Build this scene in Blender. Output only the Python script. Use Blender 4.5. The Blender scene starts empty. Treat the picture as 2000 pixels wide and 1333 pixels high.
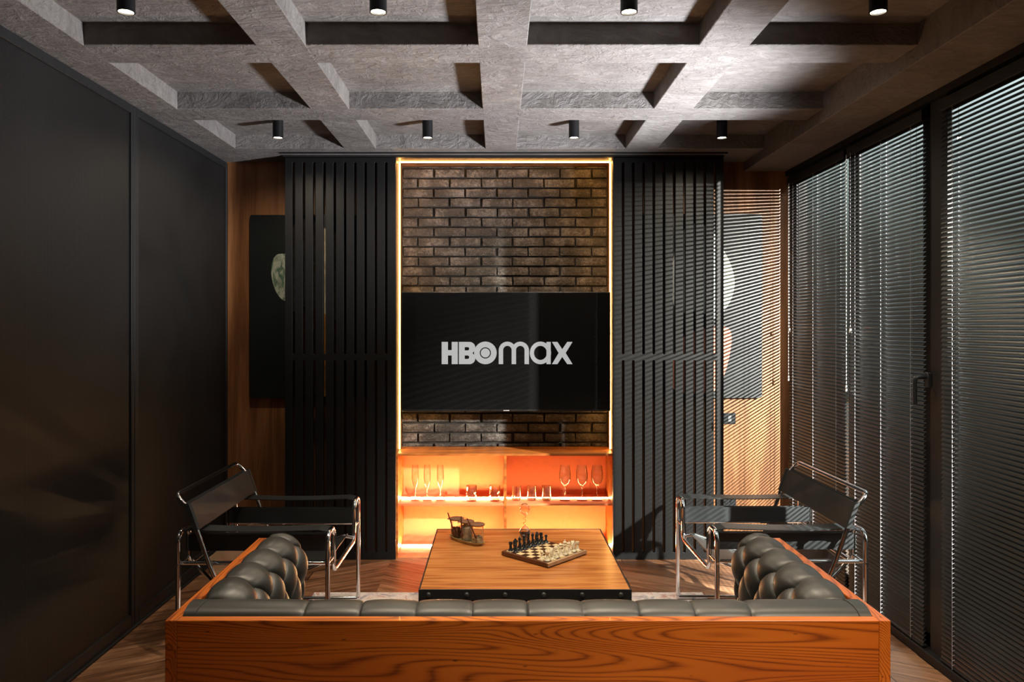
import bpy, bmesh, math, random
from mathutils import Vector, Matrix, noise as mnoise

random.seed(7)
PI = math.pi
scene = bpy.context.scene
C = scene.collection

# ------------------------------------------------------------------ camera
F = 1500.0          # focal length in pixels of the 2000 px wide frame
PX, PY, EYE = 972.0, 640.0, 1.55
cam_d = bpy.data.cameras.new('camera')
cam = bpy.data.objects.new('camera', cam_d)
C.objects.link(cam)
cam.location = (0, 0, EYE)
cam.rotation_euler = (PI / 2, 0, 0)
cam_d.sensor_width = 36
cam_d.lens = F / 2000 * 36
cam_d.shift_x = (1000 - PX) / 2000
cam_d.shift_y = -(666.5 - PY) / 2000
cam_d.clip_start = 0.05
scene.camera = cam

# ------------------------------------------------------------------ world, exposure
w = bpy.data.worlds.new('sky')
scene.world = w
w.use_nodes = True
bg = w.node_tree.nodes['Background']
_wt = w.node_tree
_tc = _wt.nodes.new('ShaderNodeTexCoord')
_sx = _wt.nodes.new('ShaderNodeSeparateXYZ')
_rp = _wt.nodes.new('ShaderNodeValToRGB')
_wt.links.new(_tc.outputs['Generated'], _sx.inputs[0])
_wt.links.new(_sx.outputs[2], _rp.inputs[0])
_wt.links.new(_rp.outputs[0], bg.inputs['Color'])
_e = _rp.color_ramp.elements       # dark tree line at the horizon, overcast sky above
_e[0].position, _e[0].color = 0.0, (0.020, 0.024, 0.020, 1)
_e[1].position, _e[1].color = 0.32, (0.86, 0.98, 1.0, 1)
_m = _e.new(0.10); _m.color = (0.07, 0.082, 0.070, 1)
_m = _e.new(0.19); _m.color = (0.32, 0.37, 0.36, 1)
bg.inputs['Strength'].default_value = 1.8
scene.view_settings.view_transform = 'Standard'
scene.view_settings.look = 'None'
scene.view_settings.gamma = 1
scene.view_settings.use_curve_mapping = False
scene.view_settings.exposure = 0.0
scene.cycles.use_denoising = True
scene.cycles.max_bounces = 10
scene.cycles.transparent_max_bounces = 24
scene.cycles.sample_clamp_indirect = 4.0


def light(name, kind, loc, energy, color, aim=None, **kw):
    d = bpy.data.lights.new(name, kind)
    d.energy = energy
    d.color = color
    for k, v in kw.items():
        setattr(d, k, v)
    o = bpy.data.objects.new(name, d)
    C.objects.link(o)
    o.location = loc
    if aim is not None:
        o.rotation_euler = (Vector(aim) - Vector(loc)).to_track_quat('-Z', 'Y').to_euler()
    return o


# hard low light on the terrace outside, throws the slat stripes on the far wall
light('terrace_floodlight', 'SPOT', (4.2, 1.26, 2.5), 12500, (1.0, 0.93, 0.84), aim=(1.9, 5.34, 0.95),
      spot_size=math.radians(47), spot_blend=0.4, shadow_soft_size=0.03)
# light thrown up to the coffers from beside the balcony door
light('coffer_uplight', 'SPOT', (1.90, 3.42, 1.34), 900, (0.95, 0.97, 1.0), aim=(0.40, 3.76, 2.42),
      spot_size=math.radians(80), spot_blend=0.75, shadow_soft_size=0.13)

# ------------------------------------------------------------------ node helpers


class NT:
    def __init__(self, name):
        self.m = bpy.data.materials.new(name)
        self.m.use_nodes = True
        self.t = self.m.node_tree
        self.b = self.t.nodes['Principled BSDF']

    def n(self, kind, **ins):
        nd = self.t.nodes.new(kind)
        for k, v in ins.items():
            if k.startswith('_'):
                setattr(nd, k[1:], v)
        for k, v in ins.items():
            if not k.startswith('_'):
                self.put(nd.inputs[k.replace('__', ' ')], v)
        return nd

    def put(self, sock, v):
        if isinstance(v, bpy.types.NodeSocket):
            self.t.links.new(v, sock)
        elif isinstance(v, (tuple, list)) and len(v) == 3 and sock.type == 'RGBA':
            sock.default_value = (*v, 1)
        else:
            sock.default_value = v

    def math(self, op, a, b=0.0, c=0.0):
        nd = self.t.nodes.new('ShaderNodeMath')
        nd.operation = op
        self.put(nd.inputs[0], a)
        self.put(nd.inputs[1], b)
        self.put(nd.inputs[2], c)
        return nd.outputs[0]

    def coord(self, kind='Object'):
        return self.n('ShaderNodeTexCoord').outputs[kind]

    def mapping(self, vec, scale=(1, 1, 1), loc=(0, 0, 0), rot=(0, 0, 0)):
        nd = self.n('ShaderNodeMapping')
        self.put(nd.inputs['Vector'], vec)
        nd.inputs['Scale'].default_value = scale
        nd.inputs['Location'].default_value = loc
        nd.inputs['Rotation'].default_value = rot
        return nd.outputs[0]

    def noise(self, vec, scale=5, detail=6, rough=0.55, dist=0.0):
        nd = self.n('ShaderNodeTexNoise')
        self.put(nd.inputs['Vector'], vec)
        nd.inputs['Scale'].default_value = scale
        nd.inputs['Detail'].default_value = detail
        nd.inputs['Roughness'].default_value = rough
        nd.inputs['Distortion'].default_value = dist
        return nd.outputs['Fac']

    def ramp(self, fac, stops):
        nd = self.n('ShaderNodeValToRGB')
        self.put(nd.inputs['Fac'], fac)
        el = nd.color_ramp.elements
        while len(el) < len(stops):
            el.new(0.5)
        for e, (p, c) in zip(el, stops):
            e.position = p
            e.color = (*c, 1) if len(c) == 3 else c
        return nd.outputs['Color']

    def mix(self, fac, a, b, mode='MIX'):
        nd = self.n('ShaderNodeMix', _data_type='RGBA', _blend_type=mode)
        self.put(nd.inputs[0], fac)
        self.put(nd.inputs[6], a)
        self.put(nd.inputs[7], b)
        return nd.outputs[2]

    def bump(self, h, strength=0.3, dist=0.01):
        nd = self.n('ShaderNodeBump')
        nd.inputs['Strength'].default_value = strength
        nd.inputs['Distance'].default_value = dist
        self.put(nd.inputs['Height'], h)
        self.t.links.new(nd.outputs[0], self.b.inputs['Normal'])

    def set(self, color=None, rough=None, metal=None, **kw):
        if color is not None:
            self.put(self.b.inputs['Base Color'], color)
        if rough is not None:
            self.put(self.b.inputs['Roughness'], rough)
        if metal is not None:
            self.put(self.b.inputs['Metallic'], metal)
        for k, v in kw.items():
            self.put(self.b.inputs[k.replace('__', ' ')], v)
        return self.m


def simple(name, color, rough=0.5, metal=0.0, var=0.15, scale=30, bump=0.0, **kw):
    t = NT(name)
    f = t.noise(t.coord(), scale, 4)
    lo = tuple(c * (1 - var) for c in color)
    hi = tuple(min(1, c * (1 + var)) for c in color)
    t.set(t.ramp(f, [(0.3, lo), (0.7, hi)]), rough, metal, **kw)
    if bump:
        t.bump(f, bump, 0.002)
    return t.m


def emit(name, color, strength):
    t = NT(name)
    t.set((0.02, 0.02, 0.02), 0.4)
    t.b.inputs['Emission Color'].default_value = (*color, 1)
    t.b.inputs['Emission Strength'].default_value = strength
    return t.m


def wood(name, dark, mid, light_, axis='X', rough=0.35, ring=9.0, scale=1.0, fine=0.35, bump=0.08, coat=0.0):
    t = NT(name)
    co = t.coord()
    lo, hi = 0.55 * scale, 6.0 * scale
    sc = {'X': (lo, hi, hi), 'Y': (hi, lo, hi), 'Z': (hi, hi, lo)}[axis]
    big = t.noise(t.mapping(co, sc), 1.0, 3, 0.5, 0.4)
    rings = t.math('PINGPONG', t.math('MULTIPLY', big, ring), 0.5)
    rings = t.math('MULTIPLY', rings, 2.0)
    sf = {'X': (4, 160, 160), 'Y': (160, 4, 160), 'Z': (160, 160, 4)}[axis]
    fib = t.noise(t.mapping(co, sf), 1.0, 4, 0.6)
    bl = {'X': (0.9, 2.2, 2.2), 'Y': (2.2, 0.9, 2.2), 'Z': (2.2, 2.2, 0.9)}[axis]
    blotch = t.noise(t.mapping(co, bl), 1.0, 2, 0.5)
    s = t.math('ADD', t.math('MULTIPLY', rings, 0.45), t.math('MULTIPLY', fib, fine))
    s = t.math('ADD', s, t.math('MULTIPLY', t.math('SUBTRACT', blotch, 0.5), 0.7))
    col = t.ramp(s, [(0.05, dark), (0.45, mid), (0.85, light_)])
    t.set(col, rough)
    t.b.inputs['Coat Weight'].default_value = coat
    t.b.inputs['Coat Roughness'].default_value = 0.2
    t.bump(s, bump, 0.004)
    return t.m


# ------------------------------------------------------------------ materials
def ash(name, axis):
    t = NT(name)
    co = t.coord()
    sc = {'X': (0.5, 5.0, 5.0), 'Y': (5.0, 0.5, 5.0)}[axis]
    big = t.noise(t.mapping(co, sc, (0.3, 0, 0.2)), 1.0, 1.5, 0.45, 0.25)
    r = t.math('MULTIPLY', t.math('PINGPONG', t.math('MULTIPLY', big, 46.0), 0.5), 2.0)
    sf = {'X': (3, 190, 190), 'Y': (190, 3, 190)}[axis]
    fib = t.noise(t.mapping(co, sf), 1.0, 5, 0.65)
    r = t.math('ADD', r, t.math('MULTIPLY', t.math('SUBTRACT', fib, 0.5), 0.9))
    tone = t.noise(t.mapping(co, {'X': (0.7, 3, 3), 'Y': (3, 0.7, 3)}[axis]), 1.0, 2)
    base = t.ramp(tone, [(0.3, (0.33, 0.060, 0.004)), (0.7, (0.56, 0.150, 0.012))])
    line = t.ramp(r, [(0.0, (0.38, 0.30, 0.25)), (0.28, (0.80, 0.74, 0.68)), (0.60, (1.0, 1.0, 1.0))])
    col = t.mix(1.0, base, line, 'MULTIPLY')
    v = t.n('ShaderNodeTexVoronoi')
    t.put(v.inputs['Vector'], t.mapping(co, {'X': (1.6, 4.5, 4.5), 'Y': (4.5, 1.6, 4.5)}[axis]))
    knot = t.ramp(v.outputs['Distance'], [(0.03, (0.25, 0.2, 0.2)), (0.085, (1, 1, 1))])
    col = t.mix(1.0, col, knot, 'MULTIPLY')
    t.set(col, 0.36)
    t.b.inputs['Coat Weight'].default_value = 0.1
    t.bump(r, 0.06, 0.003)
    return t.m


def m_concrete():
    t = NT('rough_plaster_concrete')
    co = t.coord()
    a = t.noise(co, 2.2, 6, 0.6, 1.2)
    b = t.noise(t.mapping(co, (5, 12, 8)), 1.4, 8, 0.65, 2.0)
    s = t.math('ADD', t.math('MULTIPLY', a, 0.5), t.math('MULTIPLY', b, 0.5))
    col = t.ramp(s, [(0.30, (0.10, 0.088, 0.083)), (0.5, (0.17, 0.155, 0.148)), (0.7, (0.25, 0.235, 0.225))])
    v = t.n('ShaderNodeTexVoronoi')
    t.put(v.inputs['Vector'], t.mapping(co, (9, 14, 14)))
    pits = t.ramp(v.outputs['Distance'], [(0.0, (0, 0, 0)), (0.10, (1, 1, 1))])
    col = t.mix(0.5, col, t.mix(1.0, col, pits, 'MULTIPLY'))
    t.set(col, 0.6)
    h = t.math('ADD', t.math('MULTIPLY', b, 1.0), t.math('MULTIPLY', t.noise(co, 26, 5, 0.7, 1.0), 0.5))
    h = t.math('ADD', h, t.math('MULTIPLY', pits, 0.35))
    t.bump(h, 0.7, 0.03)
    return t.m


def m_floor():
    t = NT('chevron_oak_floor')
    co = t.coord()
    xyz = t.n('ShaderNodeSeparateXYZ')
    t.put(xyz.inputs[0], co)
    x, y = xyz.outputs[0], xyz.outputs[1]
    ax = t.math('ABSOLUTE', t.math('ADD', x, 0.71))
    v = t.math('DIVIDE', t.math('ADD', y, t.math('MULTIPLY', ax, 0.55)), 0.155)
    idx = t.math('FLOOR', v)
    u = t.math('MULTIPLY', ax, 1.14)
    side = t.math('GREATER_THAN', x, -0.71)
    seed = t.math('ADD', idx, t.math('MULTIPLY', side, 57.0))
    wn = t.n('ShaderNodeTexWhiteNoise', _noise_dimensions='1D')
    t.put(wn.inputs['W'], seed)
    ub = t.math('DIVIDE', t.math('ADD', u, t.math('MULTIPLY', wn.outputs[0], 0.9)), 1.1)
    uidx = t.math('FLOOR', ub)
    wn2 = t.n('ShaderNodeTexWhiteNoise', _noise_dimensions='1D')
    t.put(wn2.inputs['W'], t.math('ADD', seed, t.math('MULTIPLY', uidx, 13.7)))
    r = wn2.outputs[0]
    cmb = t.n('ShaderNodeCombineXYZ')
    t.put(cmb.inputs[0], t.math('ADD', t.math('MULTIPLY', u, 1.6), t.math('MULTIPLY', r, 20.0)))
    t.put(cmb.inputs[1], t.math('MULTIPLY', v, 2.2))
    g = t.noise(cmb.outputs[0], 1.4, 6, 0.62, 1.0)
    s = t.math('ADD', t.math('MULTIPLY', g, 0.8), t.math('MULTIPLY', r, 0.28))
    col = t.ramp(s, [(0.28, (0.045, 0.020, 0.011)), (0.50, (0.17, 0.078, 0.038)), (0.74, (0.42, 0.225, 0.125))])
    fv = t.math('FRACT', v)
    fu = t.math('FRACT', ub)
    gap = t.math('MINIMUM', t.math('MULTIPLY', t.math('MINIMUM', fv, t.math('SUBTRACT', 1.0, fv)), 1.0),
                 t.math('MULTIPLY', t.math('MINIMUM', fu, t.math('SUBTRACT', 1.0, fu)), 5.0))
    gp = t.math('GREATER_THAN', gap, 0.014)
    col = t.mix(gp, (0.02, 0.01, 0.006), col)
    t.set(col, t.math('ADD', 0.27, t.math('MULTIPLY', g, 0.18)))
    t.bump(t.math('ADD', t.math('MULTIPLY', gp, 0.5), t.math('MULTIPLY', g, 0.4)), 0.25, 0.003)
    return t.m


def m_leather(name='dark_green_grey_leather', c=(0.025, 0.0242, 0.0225), rough=0.36):
    t = NT(name)
    co = t.coord()
    f = t.noise(co, 4, 4)
    v = t.n('ShaderNodeTexVoronoi')
    t.put(v.inputs['Vector'], co)
    v.inputs['Scale'].default_value = 420
    col = t.ramp(f, [(0.3, tuple(a * 0.8 for a in c)), (0.7, tuple(a * 1.25 for a in c))])
    t.set(col, t.math('ADD', rough, t.math('MULTIPLY', f, 0.12)))
    t.bump(t.math('ADD', t.math('MULTIPLY', v.outputs['Distance'], 0.3), t.math('MULTIPLY', t.noise(co, 60, 5), 0.7)), 0.12, 0.002)
    return t.m


def m_mesh_panel():
    t = NT('black_perforated_panel')
    co = t.coord()
    v = t.n('ShaderNodeTexVoronoi')
    t.put(v.inputs['Vector'], t.mapping(co, (0, 95, 110)))
    v.inputs['Scale'].default_value = 1.0
    v.inputs['Randomness'].default_value = 0.0
    d = v.outputs['Distance']
    dots = t.ramp(d, [(0.30, (0.0, 0.0, 0.0)), (0.42, (1, 1, 1))])
    sm = t.noise(co, 1.3, 4, 0.6, 0.8)
    base = t.ramp(sm, [(0.3, (0.007, 0.0068, 0.007)), (0.7, (0.014, 0.0132, 0.013))])
    col = t.mix(dots, (0.006, 0.006, 0.006), base)
    t.set(col, t.math('ADD', 0.42, t.math('MULTIPLY', sm, 0.2)))
    t.b.inputs['Specular IOR Level'].default_value = 0.2
    t.bump(dots, 0.25, 0.002)
    return t.m


def m_brick():
    t = NT('charcoal_brick')
    co = t.coord()
    a = t.noise(co, 7, 3, 0.5)
    b = t.noise(co, 55, 8, 0.7, 0.6)
    s = t.math('ADD', t.math('MULTIPLY', a, 0.5), t.math('MULTIPLY', b, 0.5))
    col = t.ramp(s, [(0.36, (0.022, 0.018, 0.016)), (0.5, (0.060, 0.050, 0.045)), (0.62, (0.19, 0.165, 0.15))])
    t.set(col, 0.40)
    t.bump(b, 1.0, 0.014)
    return t.m


def m_rug():
    t = NT('distressed_rug_pile')
    co = t.coord()
    a = t.noise(co, 5.5, 3, 0.6, 2.5)
    b = t.noise(co, 26, 6, 0.7, 1.2)
    c = t.noise(co, 3.0, 3, 0.5, 1.0)
    c1 = t.ramp(a, [(0.38, (0.16, 0.20, 0.32)), (0.47, (0.62, 0.60, 0.60)), (0.56, (0.80, 0.76, 0.73)), (0.64, (0.45, 0.20, 0.17))])
    c2 = t.ramp(b, [(0.36, (0.30, 0.27, 0.30)), (0.52, (0.85, 0.82, 0.80))])
    col = t.mix(0.35, c1, c2, 'MULTIPLY')
    col = t.mix(0.35, col, t.ramp(c, [(0.4, (0.80, 0.77, 0.76)), (0.65, (0.55, 0.42, 0.42))]))
    t.set(col, 0.95)
    t.bump(b, 0.5, 0.004)
    return t.m


def m_glass(name, tint=(1, 1, 1), rough=0.0, refl=1.0, bright=0.0):
    """thin clear glass: see-through with fresnel reflection"""
    t = NT(name)
    t.t.nodes.remove(t.b)
    out = t.t.nodes['Material Output']
    tr = t.n('ShaderNodeBsdfTransparent')
    tr.inputs['Color'].default_value = (*tint, 1)
    gl = t.n('ShaderNodeBsdfGlossy')
    gl.inputs['Roughness'].default_value = rough
    lw = t.n('ShaderNodeLayerWeight')
    lw.inputs['Blend'].default_value = 0.5
    fac = t.math('MULTIPLY', t.math('ADD', 0.035, t.math('MULTIPLY', t.math('POWER', lw.outputs['Facing'], 2.6), 0.8)), refl)
    fac = t.math('MINIMUM', fac, 0.9)
    mx = t.n('ShaderNodeMixShader')
    t.put(mx.inputs[0], fac)
    t.t.links.new(tr.outputs[0], mx.inputs[1])
    t.t.links.new(gl.outputs[0], mx.inputs[2])
    t.t.links.new(mx.outputs[0], out.inputs[0])
    return t.m


def m_chess():
    t = NT('chess_squares')
    co = t.coord()
    ck = t.n('ShaderNodeTexChecker')
    t.put(ck.inputs['Vector'], t.mapping(co, (1 / 0.0335, 1 / 0.0335, 0), (0, 0, 0.5)))
    ck.inputs['Scale'].default_value = 1.0
    g = t.noise(t.mapping(co, (20, 160, 20)), 1, 4)
    a = t.ramp(g, [(0.3, (0.70, 0.50, 0.25)), (0.7, (0.86, 0.68, 0.40))])
    b = t.ramp(g, [(0.3, (0.030, 0.012, 0.006)), (0.7, (0.075, 0.030, 0.015))])
    t.set(t.mix(ck.outputs['Fac'], b, a), 0.3)
    return t.m


def m_artwork(name, kind):
    """painted faces of the two panels: soft generic shapes on a dark ground"""
    t = NT(name)
    co = t.coord()
    n1 = t.noise(co, 3, 4, 0.6, 1.0)
    if kind == 'left':
        t.set(t.ramp(n1, [(0.3, (0.008, 0.010, 0.011)), (0.7, (0.012, 0.015, 0.016))]), 0.32)
    else:
        t.set(t.ramp(n1, [(0.3, (0.045, 0.046, 0.050)), (0.7, (0.07, 0.072, 0.078))]), 0.30)
    return t.m


def m_paint(name, stops, scale=8, dist=1.5, stretch=(1, 1, 1), rough=0.35):
    t = NT(name)
    f = t.noise(t.mapping(t.coord(), stretch), scale, 5, 0.6, dist)
    t.set(t.ramp(f, stops), rough)
    return t.m


M = {}
M['concrete'] = m_concrete()
M['floor'] = m_floor()
M['leather'] = m_leather()
M['strap'] = m_leather('black_saddle_leather', (0.016, 0.018, 0.020), 0.36)
M['mesh'] = m_mesh_panel()
M['brick'] = m_brick()
M['mortar'] = simple('dark_mortar', (0.022, 0.018, 0.016), 0.8, bump=0.5)
M['rug'] = m_rug()
M['rug_edge'] = simple('rug_binding', (0.25, 0.09, 0.09), 0.9)
M['wall_wood'] = wood('walnut_wall_panelling', (0.075, 0.028, 0.010), (0.20, 0.080, 0.028), (0.34, 0.150, 0.060), 'Z', 0.45, 2.5, 1.5, 0.75)
M['sofa_wood'] = ash('cherry_stained_ash', 'X')
M['sofa_wood_y'] = ash('cherry_stained_ash_long', 'Y')
M['table_wood'] = wood('rustic_oak_top', (0.15, 0.045, 0.012), (0.42, 0.142, 0.036), (0.60, 0.245, 0.072), 'X', 0.25, 5, 2.2, 0.75, coat=0.3)
M['unit'] = simple('orange_lacquered_board', (0.88, 0.24, 0.095), 0.45, var=0.04)
M['unit_back'] = simple('orange_back_board', (0.88, 0.23, 0.09), 0.5, var=0.04)
M['unit_edge'] = wood('cherry_board_edge', (0.30, 0.07, 0.012), (0.55, 0.17, 0.03), (0.70, 0.26, 0.06), 'X', 0.4, 6)
M['niche'] = wood('copper_stained_reveal', (0.10, 0.035, 0.012), (0.20, 0.080, 0.028), (0.27, 0.12, 0.048), 'Z', 0.4, 5)
M['black_metal'] = simple('satin_black_metal', (0.008, 0.008, 0.009), 0.42, 0.0, Specular__IOR__Level=0.3)
M['screen_black'] = simple('black_powder_coat', (0.0075, 0.0075, 0.0085), 0.45, 0.0, var=0.05, Specular__IOR__Level=0.3)
M['frame_black'] = simple('black_aluminium', (0.010, 0.010, 0.011), 0.6, Specular__IOR__Level=0.25)
M['band'] = simple('blackened_steel_band', (0.03, 0.03, 0.032), 0.5, 0.5, bump=0.2)
M['bolt'] = simple('dark_iron_bolt', (0.06, 0.06, 0.06), 0.5, 0.5)
M['chrome'] = simple('chrome', (0.86, 0.86, 0.88), 0.10, 1.0, var=0.03)
M['rubber'] = simple('black_rubber', (0.015, 0.015, 0.015), 0.6)
M['slat'] = simple('dark_lacquered_slat', (0.038, 0.039, 0.038), 0.32, 0.5, var=0.05)
M['cord'] = simple('grey_blind_cord', (0.45, 0.46, 0.52), 0.6)
M['white_plastic'] = simple('white_plastic', (0.75, 0.75, 0.75), 0.4)
M['grey_plastic'] = simple('grey_plastic', (0.16, 0.17, 0.18), 0.35)
M['black_plastic'] = simple('black_plastic', (0.02, 0.022, 0.025), 0.3)
M['tv_body'] = simple('tv_bezel', (0.012, 0.012, 0.012), 0.35)
M['tv_screen'] = simple('tv_glass', (0.007, 0.007, 0.0075), 0.16, var=0.02, Specular__IOR__Level=0.3)
M['logo'] = emit('screen_logo_light', (0.72, 0.72, 0.72), 0.62)
M['led'] = emit('warm_led', (1.0, 0.52, 0.13), 36.0)
M['led_shelf'] = emit('warm_shelf_led', (1.0, 0.60, 0.25), 340.0)
M['led_dim'] = emit('dim_shelf_led', (1.0, 0.60, 0.25), 70.0)
M['lamp_lens'] = emit('downlight_lens', (1.0, 0.86, 0.66), 22.0)
M['glass'] = m_glass('clear_glass', (0.97, 0.98, 0.97), 0.0, 1.6)
M['pane'] = m_glass('window_glass', (0.90, 0.93, 0.92), 0.0, 1.0)
M['cut_glass'] = m_glass('cut_crystal', (0.99, 0.96, 0.88), 0.05, 3.2)
M['chess'] = m_chess()
M['board_wood'] = simple('dark_board_edge', (0.10, 0.035, 0.015), 0.3, var=0.3)
M['board_light'] = simple('light_board_edge', (0.42, 0.26, 0.14), 0.3, var=0.2)
M['ivory'] = simple('boxwood_white', (0.80, 0.72, 0.52), 0.35, var=0.06)
M['ebony'] = simple('black_chess_lacquer', (0.015, 0.018, 0.022), 0.28)
M['lid_wood'] = simple('brown_wooden_lid', (0.20, 0.09, 0.045), 0.5, var=0.25, scale=60)
M['spoon_wood'] = simple('dark_spoon_wood', (0.09, 0.028, 0.012), 0.5)
M['tray_wood'] = wood('olive_tray_wood', (0.20, 0.12, 0.04), (0.42, 0.28, 0.11), (0.60, 0.42, 0.19), 'X', 0.45, 8, 3)
M['spice_red'] = simple('dried_rose_buds', (0.13, 0.025, 0.015), 0.7, var=0.8, scale=90, bump=1.0)
M['spice_white'] = simple('white_salt_crystals', (0.62, 0.54, 0.44), 0.6, var=0.4, scale=60, bump=0.6)
M['spice_mix'] = simple('pale_shell_pieces', (0.45, 0.36, 0.24), 0.6, var=0.9, scale=50, bump=1.0)
M['dark_liquid'] = simple('dark_red_liquid', (0.045, 0.020, 0.022), 0.08)
M['terrace'] = simple('terrace_paving', (0.06, 0.055, 0.05), 0.8, scale=3)
M['rear_wall'] = simple('dark_rear_plaster', (0.03, 0.026, 0.024), 0.8, scale=3)
M['art_left'] = m_artwork('painting_black_ground', 'left')
M['art_right'] = m_artwork('painting_slate_ground', 'right')
M['p_green'] = m_paint('paint_pale_green_brush', [(0.30, (0.02, 0.10, 0.06)), (0.42, (0.12, 0.17, 0.12)), (0.56, (0.42, 0.45, 0.38)), (0.68, (0.05, 0.09, 0.07))], 9, 2.0, (2.5, 1, 0.8))
M['p_bone'] = m_paint('paint_bone_brush', [(0.3, (0.20, 0.16, 0.11)), (0.6, (0.42, 0.36, 0.27))], 6, 1.0, (1, 1, 3))
M['p_amber'] = m_paint('paint_amber_brush', [(0.3, (0.13, 0.045, 0.010)), (0.7, (0.36, 0.16, 0.035))], 6, 1.5)
M['p_white'] = m_paint('paint_chalk_brush', [(0.3, (0.45, 0.50, 0.50)), (0.7, (0.70, 0.74, 0.72))], 5, 1.0, (1, 1, 4))
M['p_coral'] = m_paint('paint_coral_brush', [(0.3, (0.55, 0.20, 0.13)), (0.7, (0.78, 0.34, 0.24))], 5, 1.0)
M['p_slate'] = m_paint('paint_dark_slate_brush', [(0.3, (0.02, 0.02, 0.025)), (0.7, (0.06, 0.06, 0.07))], 5, 1.0)

# ------------------------------------------------------------------ geometry helpers


def nb():
    return bmesh.new()


def box(bm, x0, x1, y0, y1, z0, z1, bevel=0.0, seg=1):
    r = bmesh.ops.create_cube(bm, size=1.0)
    vs = r['verts']
    for v in vs:
        v.co.x = x0 if v.co.x < 0 else x1
        v.co.y = y0 if v.co.y < 0 else y1
        v.co.z = z0 if v.co.z < 0 else z1
    if bevel > 0:
        es = list({e for v in vs for e in v.link_edges})
        bmesh.ops.bevel(bm, geom=es, offset=bevel, segments=seg, affect='EDGES', profile=0.5)


def lathe(bm, prof, seg=24, c=(0, 0, 0)):
    """revolve (r, z) profile around z through c"""
    rings = []
    for r, z in prof:
        if r < 1e-6:
            rings.append([bm.verts.new((c[0], c[1], c[2] + z))])
        else:
            rings.append([bm.verts.new((c[0] + r * math.cos(2 * PI * k / seg), c[1] + r * math.sin(2 * PI * k / seg), c[2] + z)) for k in range(seg)])
    for a, b in zip(rings, rings[1:]):
        if len(a) == 1 and len(b) == 1:
            continue
        for k in range(seg):
            k2 = (k + 1) % seg
            if len(a) == 1:
                f = (a[0], b[k2], b[k])
            elif len(b) == 1:
                f = (a[k], a[k2], b[0])
            else:
                f = (a[k], a[k2], b[k2], b[k])
            bm.faces.new(f)


def fillet(pts, r, n=6, closed=False):
    pts = [Vector(p) for p in pts]
    out = []
    N = len(pts)
    rng = range(N) if closed else range(1, N - 1)
    if not closed:
        out.append(pts[0])
    for i in rng:
        p0, p1, p2 = pts[i - 1], pts[i], pts[(i + 1) % N]
        d0, d1 = (p0 - p1), (p2 - p1)
        l0, l1 = d0.length, d1.length
        d0.normalize(); d1.normalize()
        ang = d0.angle(d1)
        if ang > PI - 0.02:
            out.append(p1)
            continue
        t = min(r / math.tan(ang / 2), l0 * 0.49, l1 * 0.49)
        rr = t * math.tan(ang / 2)
        bis = (d0 + d1).normalized()
        cen = p1 + bis * (rr / math.sin(ang / 2))
        a, b = p1 + d0 * t - cen, p1 + d1 * t - cen
        tot = a.angle(b)
        for k in range(n + 1):
            s = k / n
            v = (a * math.sin((1 - s) * tot) + b * math.sin(s * tot)) / math.sin(tot)
            out.append(cen + v)
    if not closed:
        out.append(pts[-1])
    return out


def sweep(bm, path, r, seg=10, closed=False, cap=True):
    n = len(path)
    T = []
    for i in range(n):
        if closed:
            t = path[(i + 1) % n] - path[i - 1]
        else:
            t = path[min(i + 1, n - 1)] - path[max(i - 1, 0)]
        T.append(t.normalized())
    up = Vector((0, 0, 1)) if abs(T[0].z) < 0.9 else Vector((1, 0, 0))
    nrm = (up - T[0] * up.dot(T[0])).normalized()
    rings = []
    for i in range(n):
        nrm = (nrm - T[i] * nrm.dot(T[i])).normalized()
        bi = T[i].cross(nrm)
        rings.append([bm.verts.new(path[i] + (nrm * math.cos(2 * PI * k / seg) + bi * math.sin(2 * PI * k / seg)) * r) for k in range(seg)])
    m = n if closed else n - 1
    for i in range(m):
        a, b = rings[i], rings[(i + 1) % n]
        for k in range(seg):
            k2 = (k + 1) % seg
            bm.faces.new((a[k], a[k2], b[k2], b[k]))
    if cap and not closed:
        bm.faces.new(list(reversed(rings[0])))
        bm.faces.new(rings[-1])


def tube(bm, pts, r, rad=0.03, seg=10, n=6):
    sweep(bm, fillet(pts, rad, n), r, seg)


def strap(bm, path, across, th):
    """flat band following path; across = half width vector; th = thickness"""
    path = [Vector(p) for p in path]
    a = Vector(across)
    rows = []
    n = len(path)
    for i, p in enumerate(path):
        t = (path[min(i + 1, n - 1)] - path[max(i - 1, 0)]).normalized()
        nn = t.cross(a).normalized() * th / 2
        rows.append([bm.verts.new(q) for q in (p - a - nn, p + a - nn, p + a + nn, p - a + nn)])
    for r0, r1 in zip(rows, rows[1:]):
        for k in range(4):
            k2 = (k + 1) % 4
            bm.faces.new((r0[k], r0[k2], r1[k2], r1[k]))
    bm.faces.new(list(reversed(rows[0])))
    bm.faces.new(rows[-1])


def root_loc(o):
    v = Vector((0, 0, 0))
    while o is not None:
        v += o.location
        o = o.parent
    return v


def obj(name, bm, mat, parent=None, world=True, smooth=False, bevel=0.0):
    bmesh.ops.recalc_face_normals(bm, faces=bm.faces)
    me = bpy.data.meshes.new(name)
    bm.to_mesh(me)
    bm.free()
    if parent is not None and world:
        me.transform(Matrix.Translation(-root_loc(parent)))
    me.materials.append(mat)
    o = bpy.data.objects.new(name, me)
    C.objects.link(o)
    if parent is not None:
        o.parent = parent
    if smooth:
        for p in me.polygons:
            p.use_smooth = True
        me.set_sharp_from_angle(angle=math.radians(40))
    if bevel:
        b = o.modifiers.new('bevel', 'BEVEL')
        b.width = bevel
        b.segments = 2
        b.limit_method = 'ANGLE'
    return o


def tag(o, label, cat, group=None):
    o['label'] = label
    o['category'] = cat
    if group:
        o['group'] = group
    return o


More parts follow.
